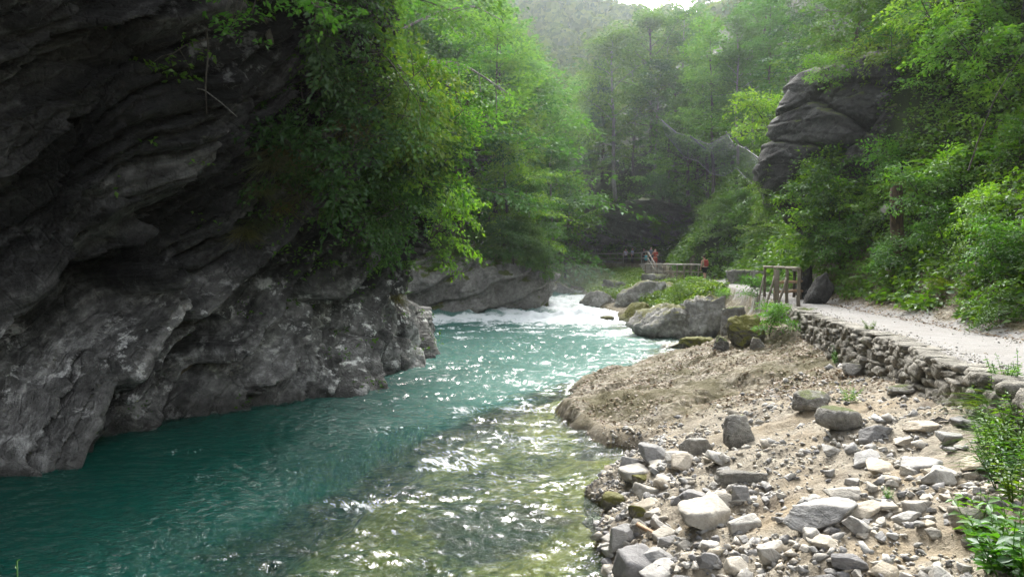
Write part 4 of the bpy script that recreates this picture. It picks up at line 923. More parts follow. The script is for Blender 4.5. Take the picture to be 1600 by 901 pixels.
for z_ in (.28, .62): log("rail", (-1.05, -.35, z_), (.05, -.05, z_ + .03), .05, W_NEW, rr_)

# footbridge
br = empty("footbridge", (13.9, 53.4, 2.27)); tag(br, "small wooden footbridge with log railings on the path to the cave", "footbridge")
a_, b_ = np.array([0, 0, 0.0]), np.array([-1.5, 7.0, .06]); ax = unit(b_ - a_); sd = np.array([-ax[1], ax[0], 0]); ln = np.linalg.norm(b_ - a_); ang = math.atan2(ax[1], ax[0])
for s_ in (-.1, 1.55): log("beam", a_ - sd * s_ * -1 - np.array([0, 0, .22]), b_ + sd * s_ - np.array([0, 0, .22]), .13, W_DARKW, br)
parts = []
for i in range(34):
    c_ = a_ + ax * (ln * (i + .5) / 34) + sd * .75; parts.append(box(c_ + np.array([0, 0, -.06 + .008 * math.sin(i * 2.3)]), (ln / 34 * .9, 1.9, .055), ang))
obj("deck", mk_mesh("deck", *join(parts), False, mats=W_PALE), br)
for s_ in (1.6, -.1):
    P_ = [a_ + ax * ln * t + sd * s_ for t in np.linspace(0, 1, 7)]
    for i, p in enumerate(P_):
        rail_post(br, p, 1.08, .06 if i in (0, 6) else .045, W_OLD)
        if i < 6:
            log("handrail", p + [0, 0, 1.1], P_[i + 1] + [0, 0, 1.1], .055, W_PALE, br); log("rail", p + [0, 0, .55], P_[i + 1] + [0, 0, .55], .035, W_OLD, br)
            if s_ == 1.6 and i % 2 == 0: log("brace", p + ax * .5 + sd * .35 + [0, 0, -.12], p + [0, 0, .62], .035, W_OLD, br)
log("post", b_ + sd * 1.65 + [0, 0, -1.7], b_ + sd * 1.65 + [0, 0, .1], .11, W_DARKW, br)
# steps from the bridge to the walkway, and the walkway's railing
st_ = empty("steps", (12.2, 60.6, 2.3)); tag(st_, "flight of wooden steps from the footbridge up to the cave walkway", "steps")
for i in range(7):
    v, f = box((.05 * i, .45 + i * 1.0, -.02 + .17 * (i + .5)), (1.7, 1.02, .17)); obj("step", mk_mesh("step", v, f, False, mats=W_PALE), st_)
wp = [(11.75, 60.8, 2.4), (12.1, 64, 2.85), (12.5, 68, 3.5), (13.15, 75, 3.5), (12.5, 83, 3.52), (10.2, 87.8, 3.55), (8.0, 90.7, 3.58), (5.9, 93.1, 3.6)]
fence_along("railing", [(x, y, float(HT(x + .15, y))) for x, y, z in wp], "grey log railing along the walkway in front of the cave", h=1.1, r=.06, mat=W_PALE, group=None)
fence_along("railing", [(x, y, float(HT(x + .15, y))) for x, y in [(5.2, 93.9), (3.6, 95.4), (2.2, 96.8)]], "dark wooden railing at the left end of the cave walkway", h=1.1, r=.06, mat=W_DARKW)
# loose plank in the rubble
q = hit(1016, 838, 4); v, f = box((0, 0, 0), (.34, .05, .03)); tag(obj("plank", mk_mesh("plank", v, f, False, mats=W_NEW), loc=q + np.array([0, 0, .07]), rot=(.1, .25, -.75)), "short orange stick of wood among the stones near the water", "stick")

# ------------------------------------------------------------------ rockfall net
NTP = [(1035, 190, 53), (1056, 207, 52), (1080, 215, 51), (1108, 226, 49.5), (1136, 209, 47.5), (1146, 224, 46.5), (1166, 233, 45), (1190, 250, 42), (1220, 251, 39), (1255, 244, 36), (1285, 240, 33.5), (1308, 252, 31)]
NBT = [(1040, 210, 53), (1070, 246, 51.5), (1090, 252, 50.5), (1112, 272, 49), (1132, 275, 47), (1150, 262, 46), (1172, 285, 44.5), (1190, 298, 42), (1222, 304, 39), (1258, 308, 36), (1288, 306, 33.5), (1318, 302, 31)]
ND = [76, 73, 70, 67, 63, 60, 56, 50, 44, 38, 33.5, 31]
def net_d(pts, f): return [pix(p[0], p[1], q * f) for p, q in zip(pts, ND)]
T_ = np.array(net_d(NTP, .955)); Bt = np.array(net_d(NBT, .96)); tt = np.linspace(0, 11, 90)
TT = np.stack([np.interp(tt, range(12), T_[:, j]) for j in range(3)], 1); BB = np.stack([np.interp(tt, range(12), Bt[:, j]) for j in range(3)], 1)
vv_ = np.linspace(0, 1, 16); N3 = TT[None] * (1 - vv_)[:, None, None] + BB[None] * vv_[:, None, None]
N3 = N3 + np.array([-.3, -.6, 0]) * np.sin(np.pi * vv_)[:, None, None] + .09 * np.stack([perlin2(tt[None] * 1.4 + 3, vv_[:, None] * 3 + k * 9) for k in range(3)], -1)
nme = mk_mesh("net_panel", N3.reshape(-1, 3), grid_faces(16, 90)); sl_ = np.r_[0, np.cumsum(np.linalg.norm(np.diff(TT, axis=0), axis=1))]
attr(nme, "nu", np.tile(sl_, (16, 1))); attr(nme, "nv", (vv_[:, None] * np.linalg.norm(TT - BB, axis=1)[None]))
g = NT("net_wire"); a1 = g.math('ADD', g.attr("nu"), g.attr("nv")); a2 = g.math('SUBTRACT', g.attr("nu"), g.attr("nv"))
def wire(a): return g.math('LESS_THAN', g.math('FRACT', g.math('MULTIPLY', a, 11.0)), .2)
m_ = g.math('MAXIMUM', wire(a1), wire(a2))
d_ = g.n("ShaderNodeBsdfPrincipled", {'Base Color': (.03, .042, .045, 1), 'Roughness': .6, 'Metallic': .0}).outputs[0]; tr_ = g.n("ShaderNodeBsdfTransparent").outputs[0]
nme.materials.append(g.done(g.n("ShaderNodeMixShader", {0: m_, 1: tr_, 2: d_}).outputs[0]))
g = NT("galvanised_steel"); STEEL = g.done(g.n("ShaderNodeBsdfPrincipled", {'Base Color': (.07, .075, .08, 1), 'Roughness': .7, 'Metallic': .0}).outputs[0])
net = empty("safety_net", (0, 0, 0)); tag(net, "dark sagging rockfall net strung across the wooded right slope", "safety net"); obj("net_panel", nme, net)
obj("cable", mk_mesh("cable", *tube(TT, .024, 6), mats=STEEL), net); obj("cable", mk_mesh("cable", *tube(BB, .025, 6), mats=STEEL), net)
for k in (0, 2, 4, 6, 9): 
    t_ = T_[k]; x_ = t_[0] + 1.2; log("pole", (t_[0] + 1.4, t_[1] + .3, t_[2] - 1.0), t_ + np.array([-.1, 0, .15]), .07, STEEL, net)

# ------------------------------------------------------------------ snag, stems, branches
q = hit(1402, 400, 5); q2 = pix(1402, 290, q[1]); hs_ = q2[2] - q[2]
sn = empty("tree_stump", q); tag(sn, "broken brown tree stump with a sawn side log in the undergrowth", "tree stump")
ys = np.linspace(-.1, 1, 7)[:, None]; obj("trunk", mk_mesh("trunk", *tube(np.array([0, .1, 0]) + ys * np.array([-.05, 0, hs_]) + .02 * np.sin(ys * 9), np.array([.24, .2, .18, .18, .17, .19, .15]), 9), mats=bark_mat("stump_bark", (.045, .033, .022), (.13, .088, .052))), sn)
sc_ = hs_ / 1.6
log("sawn_log", (.05, .1, hs_ * .62), (-.42 * sc_, -.25, hs_ * .66), .12, BARK, sn, .115)
cf_ = mk_mesh("cut_face", *tube(np.array([(-.42 * sc_, -.25, hs_ * .66), (-.45 * sc_, -.275, hs_ * .663)]), .112, 12), mats=W_PALE); [setattr(p_, 'use_smooth', False) for p_ in cf_.polygons]; obj("cut_face", cf_, sn)
def branch_thing(name, cat, label, path, rad, leaves=None, mat=BARK, group=None, seed=0, per=26, L=.12, srad=.34, lm=None):
    P_ = np.array([pix(*p) for p in path]); root = empty(name, P_[0]); tag(root, label, cat, group)
    t = np.linspace(0, len(P_) - 1, 26); Q = np.stack([np.interp(t, range(len(P_)), P_[:, j]) for j in range(3)], 1)
    k_ = np.hanning(7); k_ /= k_.sum(); Q2 = np.stack([np.convolve(np.r_[[Q[0, j]] * 3, Q[:, j], [Q[-1, j]] * 3], k_, 'valid') for j in range(3)], 1)
    obj("stem", mk_mesh("stem", *tube(Q2 - P_[0], np.linspace(rad, rad * .35, 26), 7), mats=mat), root)
    if leaves:
        r = np.random.default_rng(seed); C = np.array([pix(*p) for p in leaves]) - P_[0]; C = np.vstack([C + r.normal(size=C.shape) * np.array([.12, .2, .08]) for _ in range(2)])
        D = np.stack([r.normal(size=len(C)), r.normal(size=len(C)), -.25 + 0 * C[:, 0]], 1)
        w_ = []
        for c_ in C[: len(leaves)]:
            j = np.argmin(np.linalg.norm(Q2 - P_[0] - c_, axis=1)); j = max(0, j - 4); w_.append(tube(np.array([Q2[j] - P_[0], (Q2[j] - P_[0] + c_) / 2 + [0, 0, .05], c_]), [rad * .4, rad * .28, rad * .12], 4, False))
        obj("twigs", mk_mesh("twigs", *join(w_), mats=mat), root)
        obj("leaves", mk_mesh("leaves", *spray(r, C, D, srad, per, L, flat=.12, tilt=.35), False, mats=lm or L_LIGHT), root)
    return root
branch_thing("branch", "branch", "bright green leafy branch hanging in from the top beside the dark cliff", [(365, -120, 11), (420, -50, 10.6), (480, 0, 10.3), (520, 30, 10)], .03,
    [(345, 5, 10.5), (370, 20, 10.5), (385, 45, 10.5), (335, 30, 10.8), (400, 5, 10.4), (430, -10, 10.4), (470, 5, 10.2), (500, 15, 10.1), (520, 25, 10), (490, 40, 10), (455, -5, 10.3), (510, 5, 10), (360, 55, 10.6), (310, -5, 10.8), (540, 10, 10)], seed=21, per=15, L=.10, srad=.20)
branch_thing("branch", "branch", "dim leafy branch hanging before the darkest part of the cliff", [(330, 60, 12.4), (290, 70, 12.0), (262, 90, 11.8)], .02,
    [(262, 98, 11.8), (240, 100, 11.8), (278, 110, 11.8), (300, 80, 12), (285, 92, 11.9)], seed=22, per=14, L=.10, srad=.22, lm=L_BROAD)
branch_thing("hanging_root", "root", "thin straight root hanging down before the dark cliff", [(312, -60, 12.2), (319, 20, 12.2), (326, 75, 12.1), (321, 130, 12.15), (323, 182, 12.2)], .022, mat=BARK)
branch_thing("dead_branch", "branch", "thin bare forked branch sticking out of the dark cliff", [(290, 136, 12.6), (318, 140, 12.3), (345, 160, 12.1), (372, 184, 12.0)], .014, mat=BARKL)
branch_thing("branch", "branch", "long bare branch arching out to the right from the left cliff", [(605, 118, 27), (660, 96, 26.5), (720, 98, 26), (770, 130, 25.6), (800, 150, 25.4)], .07,
    [(700, 105, 26), (735, 115, 26), (770, 140, 25.6), (795, 155, 25.4), (750, 170, 25.8), (720, 150, 26), (780, 175, 25.6)], mat=BARKL, seed=24, per=34, L=.14, srad=.6)
branch_thing("branch", "branch", "upper bare branch curving over from the trees on the left cliff", [(600, 60, 27.5), (680, 20, 27), (740, 8, 26.5), (790, 35, 26.2)], .05,
    [(690, 30, 27), (730, 30, 26.6), (770, 45, 26.2), (710, 60, 26.8)], mat=BARKL, seed=25, per=34, L=.14, srad=.6)
branch_thing("branch", "branch", "lower leafy branch reaching right from the left cliff over the pool", [(620, 115, 27), (680, 120, 26.4), (720, 150, 26), (740, 165, 25.8)], .05,
    [(680, 160, 26), (710, 170, 26), (735, 180, 25.8), (690, 200, 26), (660, 190, 26.4), (725, 215, 25.9), (700, 230, 26)], seed=26, per=36, L=.14, srad=.65)
branch_thing("bare_sapling", "sapling", "bare thin stem leaning across the green slope by the right edge", [(1512, 270, 12.6), (1530, 215, 12.4), (1556, 150, 12.2), (1600, 80, 12)], .015, mat=BARK)

# ------------------------------------------------------------------ small plants
def herb(key, seed, n, h, L, mat, W=.5, spread=.5, nl=9):
    r = np.random.default_rng(seed); w_, Ps, Ds, Ns, Ls = [], [], [], [], []
    for i in range(n):
        a = r.uniform(0, 6.28); d = np.array([math.cos(a) * spread * r.uniform(.2, 1), math.sin(a) * spread * r.uniform(.2, 1), 1]); c_ = curve((.06 * math.cos(a), .06 * math.sin(a), -.03), d, h * r.uniform(.6, 1.1), 7, .35, r, .05)
        w_.append(tube(c_, np.linspace(.006, .002, 8) * (h / .5), 4, False))
        for j in range(nl):
            t = .2 + .8 * j / nl; p = np.array([np.interp(t * 7, range(8), c_[:, k]) for k in range(3)]); b_ = j * 1.7 + a
            for sgn in (0, math.pi): Ps.append(p); Ds.append((math.cos(b_ + sgn), math.sin(b_ + sgn), r.uniform(-.2, .45))); Ns.append(np.array([0, 0, 1]) + .25 * r.normal(size=3)); Ls.append(L * (1.15 - .6 * t) * r.uniform(.7, 1.2))
    return mk_mesh(key + "_stems", *join(w_), mats=mat), mk_mesh(key + "_leaves", *leaf_mesh(np.array(Ps), np.array(Ds), unit(np.array(Ns)), np.array(Ls), W), False, mats=mat)
def fern(key, seed, n, L):
    r = np.random.default_rng(seed); Ps, Ds, Ns, Ls, w_ = [], [], [], [], []
    for i in range(n):
        a = 6.28 * i / n + r.normal() * .2; d = np.array([math.cos(a), math.sin(a), r.uniform(.9, 1.4)]); c_ = curve((0, 0, 0), d, L * r.uniform(.8, 1.1), 10, 1.5, r, .02); w_.append(tube(c_, np.linspace(.006, .002, 11), 4, False)); sd_ = np.array([-math.sin(a), math.cos(a), 0])
        for j in range(34):
            t = .1 + .9 * j / 34; p = np.array([np.interp(t * 10, range(11), c_[:, k]) for k in range(3)]); tg = unit(np.array([np.interp(min(1, t + .05) * 10, range(11), c_[:, k]) for k in range(3)]) - p + 1e-6)
            for s_ in (-1, 1): Ps.append(p); Ds.append(sd_ * s_ + tg * .35); Ns.append(np.cross(sd_, tg) * -1 + [0, 0, .6]); Ls.append(L * .22 * math.sin(math.pi * min(1, .12 + .88 * t)) + .01)
    return mk_mesh(key + "_stems", *join(w_), mats=L_BUSH), mk_mesh(key + "_fronds", *leaf_mesh(np.array(Ps), np.array(Ds), unit(np.array(Ns)), np.array(Ls), .32), False, mats=L_LIGHT)
def tuft(key, seed, n, L, mat, up=1.0, spread=.8, bw=.012):
    r = np.random.default_rng(seed); a = r.uniform(0, 6.28, n); q = r.uniform(0, .16, n); P_ = np.stack([np.cos(a) * q, np.sin(a) * q, .06 * r.normal(size=n)], 1); D = unit(np.stack([np.cos(a) * spread, np.sin(a) * spread, np.full(n, up)], 1) + .3 * r.normal(size=(n, 3)))
    return mk_mesh(key, *blade_mesh(P_, D, L * r.uniform(.35, 1.15, n), bw, r, 1.0), False, mats=mat)
HB = [herb("herb", 801, 9, .55, .085, L_LIGHT), herb("herb", 802, 8, .6, .10, L_BUSH), herb("herb", 803, 6, .5, .16, L_LIGHT, .55, .6, 5)]
FN = fern("fern", 811, 9, .75); TG = tuft("grass_tuft", 821, 150, .55, L_GRASS); TD = tuft("hanging_tuft", 822, 420, .34, L_DRY, -.1, .5, .006)
def put(kind, cat, label, me, px, py, sc_=1.0, group=None, d=None, rot=None, dz=0):
    q = hit(px, py, 5) if d is None else pix(px, py, d); rz = random.uniform(0, 6.28)
    if isinstance(me, tuple):
        e = empty(kind, q + np.array([0, 0, dz]), rot or (0, 0, rz), sc_); obj("stem", me[0], e); obj("foliage", me[1], e)
    else: e = obj(kind, me, None, q + np.array([0, 0, dz]), rot or (0, 0, rz), sc_)
    return tag(e, label, cat, group)
def puts(kind, cat, what, me, items, group, where="from the left"):
    items = sorted(items); n = len(items)
    for i, (px, py, s) in enumerate(items):
        o = ("leftmost" if i == 0 else "rightmost" if i == n - 1 else ORD[i])
        put(kind, cat, f"{what}, {o}", me[i % len(me)] if isinstance(me, list) else me, px, py, s, group)
puts("plant", "plant", "weedy green plant at the end of the retaining wall", HB[:2], [(1545, 640, .9), (1560, 680, .8), (1575, 620, 1.0), (1590, 660, .9), (1555, 720, .8), (1582, 710, .9), (1570, 760, .75), (1595, 740, .9), (1592, 780, .8), (1540, 690, .6), (1565, 600, .7), (1597, 700, 1.0)], "weeds at the end of the retaining wall")
puts("plant", "plant", "broad leaved plant in the bottom right corner", HB[2], [(1530, 835, .7), (1560, 860, .8), (1590, 850, .8), (1575, 895, .9), (1600, 895, .9), (1545, 890, .6)], "broad leaved plants in the corner")
puts("grass_tuft", "grass", "tuft of long grass by the path's wall end", TG, [(1560, 640, .8), (1585, 690, .8), (1572, 730, .7), (1595, 640, .9), (1550, 665, .6)], "grass tufts at the wall's end")
puts("fern", "fern", "arching green fern on the slope above the path", FN, [(1475, 265, 1.5), (1390, 300, 1.2), (1510, 250, 1.4), (1440, 380, 1.2), (1550, 330, 1.3), (1345, 380, 1.2)], "ferns on the slope")
puts("grass_tuft", "grass", "tall grass tuft on the slope over the dirt bank", TG, [(1320, 430, 1.3), (1345, 440, 1.2), (1365, 420, 1.3), (1430, 300, 1.6), (1480, 445, 1.1), (1300, 455, 1.0), (1395, 440, 1.1), (1440, 290, 1.5), (1310, 410, 1.4)], "grass tufts on the slope")
random.seed(5)
puts("grass_tuft", "grass", "drooping brownish grass tuft on the left cliff", TD, [(425, 255, 1.3), (445, 275, 1.4), (470, 300, 1.3), (400, 345, 1.2), (380, 360, 1.0), (430, 230, 1.2), (455, 235, 1.2), (510, 120, 1.5), (545, 190, 1.6), (475, 260, 1.3), (405, 290, 1.0), (480, 215, 1.3), (440, 320, 1.1), (620, 460, 1.0)], "hanging grass on the left cliff")
put("shrub", "shrub", "light green bush growing under the corner post of the near railing", PROTO["shrub_b"], 1200, 520, .62, "bushes by the near bank")
put("shrub", "shrub", "green bush in front of the pale slabs below the footbridge", PROTO["shrub_a"], 1062, 470, .75, "bushes by the near bank", d=43)
put("shrub", "shrub", "green bush below the path, right of the tall boulder", PROTO["shrub_b"], 1135, 482, .7, "bushes by the near bank", d=38)
put("shrub", "shrub", "leafy bush hiding the right end of the footbridge", PROTO["shrub_b"], 1090, 452, .6, "bushes by the near bank", d=50)
put("shrub", "shrub", "yellowish sapling left of the near railing", PROTO["shrub_b"], 1190, 470, .7, "bushes by the near bank", d=30)
put("plant", "plant", "small green plant growing in the hollow of the retaining wall", HB[0], 1312, 565, .8, "small plants by the wall")
put("plant", "plant", "small green plant with flowers beside the rounded brown-grey boulder", HB[0], 1325, 625, .6, "small plants by the wall")
put("plant", "plant", "small tuft of leaves on the retaining wall's top edge", HB[1], 1355, 520, .5, "small plants by the wall")
put("plant", "plant", "green plant hanging from the retaining wall's middle", HB[0], 1425, 560, .4, "small plants by the wall")
put("plant", "plant", "little green sprout between stones near the bottom", HB[0], 1385, 775, .25, "small plants by the wall")
q = np.array([-1.30, 1.95, float(HT(-1.31, 1.95))]); tip = pix(25, 876, 1.95)
L_ = tip - q; t = np.linspace(0, 1, 12)[:, None]; st0 = t * L_ + np.array([.02, 0, 0]) * np.sin(t * 3)
e = empty("plant", q); tag(e, "single pale green sprig poking up in the bottom left corner", "plant")
obj("stem", mk_mesh("stem", *tube(st0, np.linspace(.005, .0018, 12), 6), mats=L_LIGHT), e)
r_ = np.random.default_rng(806); pp, dd = [], []
for k in range(34):
    f_ = 1 - .55 * (k / 34) ** 1.2; a_ = k * 2.4; pp.append(np.array([np.interp(f_, t[:, 0], st0[:, j]) for j in range(3)])); dd.append((math.cos(a_), math.sin(a_), .35 + .5 * (f_ - .5)))
obj("foliage", mk_mesh("foliage", *leaf_mesh(np.array(pp), np.array(dd), np.tile([0, 0, 1.0], (34, 1)) + .2 * r_.normal(size=(34, 3)), .012 + .03 * np.linspace(0, 1, 34) ** .5, .4), False, mats=L_LIGHT), e)
# greenery that closes round the outcrop and the snag
for lab, px, py, d, key, h in [("leafy bush growing under the left foot of the rock outcrop", 1255, 315, 27.5, "shrub_b", 1.9), ("leafy bush at the right foot of the rock outcrop", 1405, 300, 26.5, "shrub_a", 1.9), ("dark bush on top of the rock outcrop", 1330, 85, 28.5, "shrub_c", 2.2), ("green bush in front of the rock outcrop's upper right side", 1395, 130, 26, "shrub_a", 2.0), ("small bush rooted in a crack across the rock outcrop", 1300, 135, 27, "shrub_b", 1.2), ("green bush on the right shoulder of the rock outcrop", 1420, 150, 28.5, "shrub_a", 2.2), ("low bush in front of the broken tree stump", 1395, 420, None, "shrub_b", .9), ("bush on the slope straight below the rock outcrop", 1330, 345, 26.0, "shrub_a", 2.0), ("dark bush below the left edge of the rock outcrop", 1285, 335, 26.5, "shrub_c", 2.2), ("green bush low on the slope under the rock outcrop", 1310, 395, 25.5, "shrub_a", 2.2), ("light bush at the slope's foot behind the near railing", 1270, 385, 26.5, "shrub_b", 2.2), ("bush between the stump and the rock outcrop", 1365, 345, 25.0, "shrub_b", 2.0), ("light green bush left of the outcrop above the net's end", 1215, 225, 33, "shrub_b", 2.4)]:
    p = hit(px, py) if d is None else pix(px, py, d)
    plant_tree("shrub", key, p, h, lab, "shrub", "bushes round the outcrop", tilt=(0, -.3))

def edge_pts(r, n):
    y = 7 + 20 * r.random(n) ** 1.3; sd_ = r.random(n) < .5; q_ = np.abs(r.normal(size=n)) * .22; x = np.where(sd_, XP(y) + .04 + q_, TOE(y) + .1 - q_ * 1.6); return np.stack([x, y, HT(x, y) + .003], 1)
chips(2600, edge_pts, .006, .035, 521, M_STONE, "gravel")
puts("grass_tuft", "grass", "little grass tuft on the edge of the retaining wall", TG, [(1290, 497, .35), (1350, 520, .4), (1385, 533, .35), (1440, 555, .4), (1500, 572, .45), (1258, 487, .4)], "grass tufts along the wall's edge")
# ------------------------------------------------------------------ people
def cloth(name, c, rough=.9):
    g = NT(name); n = g.noise(g.pos((1, 1, 1), src='Object'), 22, 3, .6)
    return g.done(g.bsdf(g.mix(n, tuple(v * .75 for v in c), c), rough, g.bump(n, .3, .01), .15))
SKIN = cloth("skin", (.52, .32, .23), .55); HAIR = cloth("hair", (.05, .033, .02)); 
def skin_obj(name, pts, edges, rad, mat, parent, sub=2, root=0):
    me = bpy.data.meshes.new(name); me.from_pydata([tuple(p) for p in pts], edges, []); me.materials.append(mat)
    o = obj(name, me, parent); m = o.modifiers.new("skin", 'SKIN'); m.use_smooth_shade = True
    for i, v in enumerate(me.skin_vertices[0].data):
        v.radius = (rad[i], rad[i]) if np.isscalar(rad[i]) else rad[i]; v.use_root = (i == root)
    o.modifiers.new("sub", 'SUBSURF').levels = sub; o.modifiers["sub"].render_levels = sub
    return o
def person(label, foot, face, top, bottom, arms, h=1.7, shorts=False, hair=HAIR, stride=.0, lean=0.0, sleeve=True):
    """arms: for each side ((elbow), (wrist)) offsets from the shoulder, x outwards, y forwards, in units of body height"""
    root = empty("person", foot, (0, 0, face)); tag(root, label, "person", "visitors on the path"); k = h
    P, E, Rr = [], [], []
    def add(p, r, par=None):
        P.append(np.array(p, float) * k); Rr.append((r * k, r * k) if np.isscalar(r) else (r[0] * k, r[1] * k)); 
        if par is not None: E.append((par, len(P) - 1))
        return len(P) - 1
    ly = lean
    pel = add((0, 0, .53), (.088, .06)); wai = add((0, ly * .3, .62), (.075, .052), pel); che = add((0, ly * .7, .72), (.095, .06), wai); nb = add((0, ly * .95, .81), (.06, .045), che)
    nk = add((0, ly * 1.05 + .005, .85), .03, nb); hd = add((0, ly * 1.15 + .012, .895), (.046, .05), nk); tp = add((0, ly * 1.15 + .008, .955), (.046, .056), hd); cr = add((0, ly * 1.15, .985), (.03, .035), tp)
    add((0, ly * 1.15 + .075, .915), .009, hd)
    for sx in (-1, 1): add((sx * .05, ly * 1.15 + .004, .92), (.007, .012), hd)
    tops, legs = [], []
    for i, sx in enumerate((-1, 1)):
        sh = add((sx * .105, ly * .95, .80), .034, nb); (ex, ey, ez), (wx_, wy_, wz) = arms[i]
        el = add((sx * (.105 + ex), ly * .95 + ey, .80 + ez), .025, sh); wr = add((sx * (.105 + wx_), ly * .95 + wy_, .80 + wz), .018, el)
        d = unit(P[wr] - P[el]) / k; pm = add(P[wr] / k + d * .03 / np.linalg.norm(d) * 1.0, (.02, .012), wr)
        dn = unit(d); sd_ = unit(np.cross(dn, [0.3, 1, .2]))
        for f_ in range(4): 
            b_ = P[pm] / k + sd_ * (.012 * (f_ - 1.5)); q1 = add(b_ + dn * .028, .0055, pm); add(b_ + dn * (.05 if f_ in (1, 2) else .044) + np.array([0, .012, -.004]), .005, q1)
        add(P[wr] / k + sd_ * .028 + dn * .035, .006, wr)
        tops.append((sh, el, wr))
        sy = stride * sx; hp = add((sx * .055, 0, .49), .06, pel); kn = add((sx * .06, sy * .5 + .012, .28), .037, hp); an = add((sx * .062, sy - .01, .045), .023, kn); to = add((sx * .068, sy + .075, .02), (.024, .016), an)
        legs.append((hp, kn, an, to))
    skin_obj("body", P, E, Rr, SKIN, root)
    def cl(name, idx, edges, grow, mat, cut=None):
        m_ = {j: n for n, j in enumerate(idx)}; pts = [P[j].copy() for j in idx]
        if cut:
            for j, (a, b, t) in cut.items(): pts[m_[j]] = P[a] + (P[b] - P[a]) * t
        return skin_obj(name, pts, [(m_[a], m_[b]) for a, b in edges], [tuple(v * grow + .006 for v in Rr[j]) for j in idx], mat, root)
    (sh0, el0, wr0), (sh1, el1, wr1) = tops
    if sleeve: cl("shirt", [pel, wai, che, nb, sh0, el0, sh1, el1], [(pel, wai), (wai, che), (che, nb), (nb, sh0), (sh0, el0), (nb, sh1), (sh1, el1)], 1.08, top, {el0: (sh0, el0, .75), el1: (sh1, el1, .75)})
    else: cl("shirt", [pel, wai, che, nb], [(pel, wai), (wai, che), (che, nb)], 1.1, top)
    (h0, k0, a0, t0), (h1, k1, a1, t1) = legs
    if shorts: cl("shorts", [pel, h0, k0, h1, k1], [(pel, h0), (h0, k0), (pel, h1), (h1, k1)], 1.16, bottom)
    else: cl("trousers", [pel, h0, k0, a0, h1, k1, a1], [(pel, h0), (h0, k0), (k0, a0), (pel, h1), (h1, k1), (k1, a1)], 1.16, bottom)
    for a_i, t_i in ((a0, t0), (a1, t1)):
        v, f = ICO[3]; c_ = (P[a_i] + P[t_i]) / 2; c_[2] = .026 * k; obj("shoe", mk_mesh("shoe", v * np.array([.03, .075, .027]) * k + c_ + [0, .008, 0], f, mats=cloth("shoe", (.04, .038, .036))), root)
    v, f = ICO[4]; v = v[:]; m = (v[:, 2] > -.25) | (v[:, 1] < -.1); hv = v * np.array([.052, .062, .058]) * k; hv[:, 1] = np.where(v[:, 1] > .35, hv[:, 1] * .8, hv[:, 1]); hv[:, 2] = np.where((v[:, 1] > .2) & (v[:, 2] < .3), np.maximum(hv[:, 2], .3 * .058 * k), hv[:, 2])
    obj("hair", mk_mesh("hair", hv + P[tp] + np.array([0, -.008, .008]) * k, f, mats=hair), root)
    return root
DOWN = ((.03, .0, -.17), (.04, .04, -.32)); BENT = ((.04, .02, -.16), (-.02, .16, -.13)); RAISED = ((.05, .07, -.11), (-.03, .17, .03)); RAIL = ((.04, .06, -.15), (.02, .2, -.22))
def spot(px, d): x = (px - 800) / F * d; return (x, d, float(HT(x, d)) + .0)
WHITE, PALEB, DARKC, NAVY, REDC, GREYB, TANC, BLK = [cloth(n, c) for n, c in (("white_cotton", (.72, .72, .76)), ("pale_blue_cotton", (.55, .6, .72)), ("dark_fabric", (.03, .03, .035)), ("navy_fabric", (.03, .035, .06)), ("red_fabric", (.36, .075, .05)), ("grey_blue_fabric", (.16, .19, .24)), ("olive_fabric", (.26, .25, .13)), ("black_fabric", (.018, .018, .02)))]
person("person in a white top and dark trousers raising both arms at the walkway railing", spot(978, 85), 2.6, WHITE, DARKC, (RAISED, RAISED))
person("person in a pale blue shirt and dark trousers beside the one in white", spot(988, 85.5), -2.3, PALEB, DARKC, (BENT, DOWN), 1.78)
person("person in dark clothes standing back in the cave's shade", spot(1006, 86), 3.0, DARKC, BLK, (DOWN, BENT), 1.72)
person("person in a grey blue top at the head of the steps", spot(1017, 74), -2.6, GREYB, NAVY, (RAIL, DOWN), 1.7)
s5 = spot(1024, 65.4); person("person in red clothes coming down the wooden steps", (s5[0], 65.4, 3.12), 2.9, REDC, REDC, (BENT, RAISED), 1.68, shorts=True)
p6 = spot(1101, 52.4); walker = person("person in black shorts and sleeveless olive top walking towards the footbridge", (p6[0], 52.4, p6[2]), .35, TANC, BLK, (DOWN, DOWN), 1.76, shorts=True, stride=.09, lean=.03, sleeve=False)
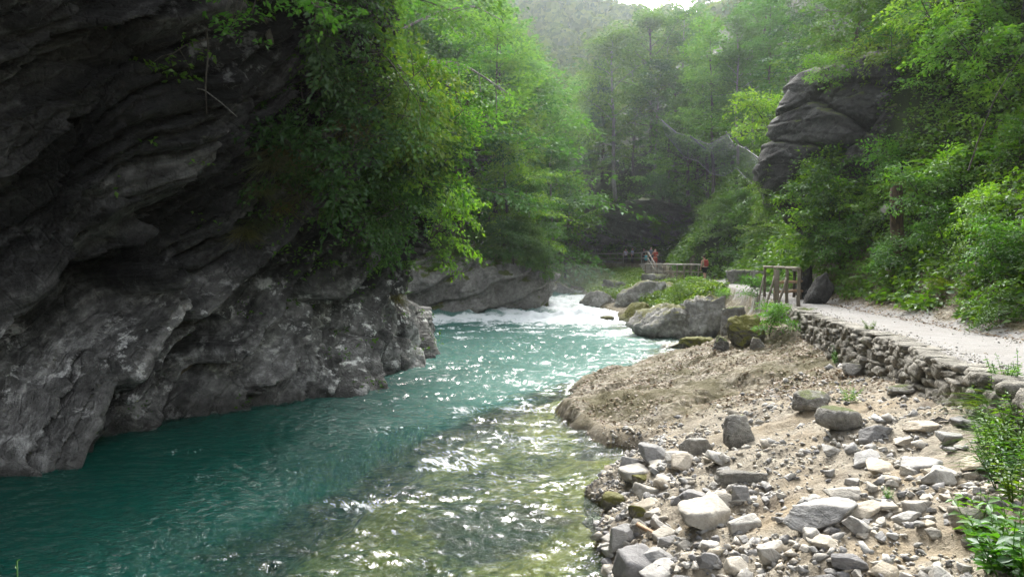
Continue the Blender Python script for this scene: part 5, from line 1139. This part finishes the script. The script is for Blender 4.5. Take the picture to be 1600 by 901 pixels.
def backpack(loc, rz, c, label, s=1.0):
    e = empty("backpack", loc, (0, 0, rz), s); tag(e, label, "backpack"); m = cloth("pack_fabric", c)
    v, f = ICO[4]; q = np.sign(v) * np.abs(v) ** .62; obj("bag", mk_mesh("bag", q * np.array([.16, .10, .24]), f, mats=m), e); obj("pocket", mk_mesh("pocket", q * np.array([.11, .05, .11]) + [0, -.11, -.08], f, mats=m), e)
    for sx in (-.09, .09): obj("strap", mk_mesh("strap", *tube(np.array([(sx, .08, .2), (sx * 1.1, .2, .17), (sx * 1.2, .25, .02), (sx * 1.2, .16, -.14), (sx, .09, -.18)]), .018, 6), mats=m), e)
fx, fy = -math.sin(.35), math.cos(.35)
backpack((p6[0] - fx * .20, 52.4 - fy * .20, p6[2] + 1.24), .35, (.30, .05, .04), "red backpack on the back of the person walking to the footbridge")
s7 = spot(1010, 75); backpack((s7[0], 75, s7[2] + .62), .4, (.12, .42, .46), "turquoise backpack leaning on the walkway railing post", 1.1)

# ------------------------------------------------------------------ haze and spray
def vol_box(name, lo, hi, density, color=(.85, .93, 1), aniso=.75, hetero=False):
    v, f = box((np.array(lo) + np.array(hi)) / 2, np.array(hi) - np.array(lo)); me = mk_mesh(name, v, f, False)
    m = bpy.data.materials.new(name); m.use_nodes = True; t = m.node_tree; t.nodes.clear(); o_ = t.nodes.new("ShaderNodeOutputMaterial"); p = t.nodes.new("ShaderNodeVolumePrincipled")
    p.inputs['Color'].default_value = (*color, 1); p.inputs['Density'].default_value = density; p.inputs['Anisotropy'].default_value = aniso
    t.links.new(p.outputs[0], o_.inputs['Volume']); me.materials.append(m)
    return tag(obj(name, me), kind="stuff")
xm = 1.72 * 406
vol_box("haze", (-xm, -12, -4), (xm, 406, 178), HAZE_DENSITY)
v, f = ICO[4]; me = mk_mesh("mist", v * np.array([5.5, 6.5, 1.7]) + np.array([3.2, 55, 1.9]), f)
m = bpy.data.materials.new("mist"); m.use_nodes = True; t = m.node_tree; t.nodes.clear(); o_ = t.nodes.new("ShaderNodeOutputMaterial"); p = t.nodes.new("ShaderNodeVolumePrincipled")
p.inputs['Color'].default_value = (.95, .97, 1, 1); p.inputs['Density'].default_value = .007; t.links.new(p.outputs[0], o_.inputs['Volume']); me.materials.append(m)
tag(obj("mist", me), kind="stuff")
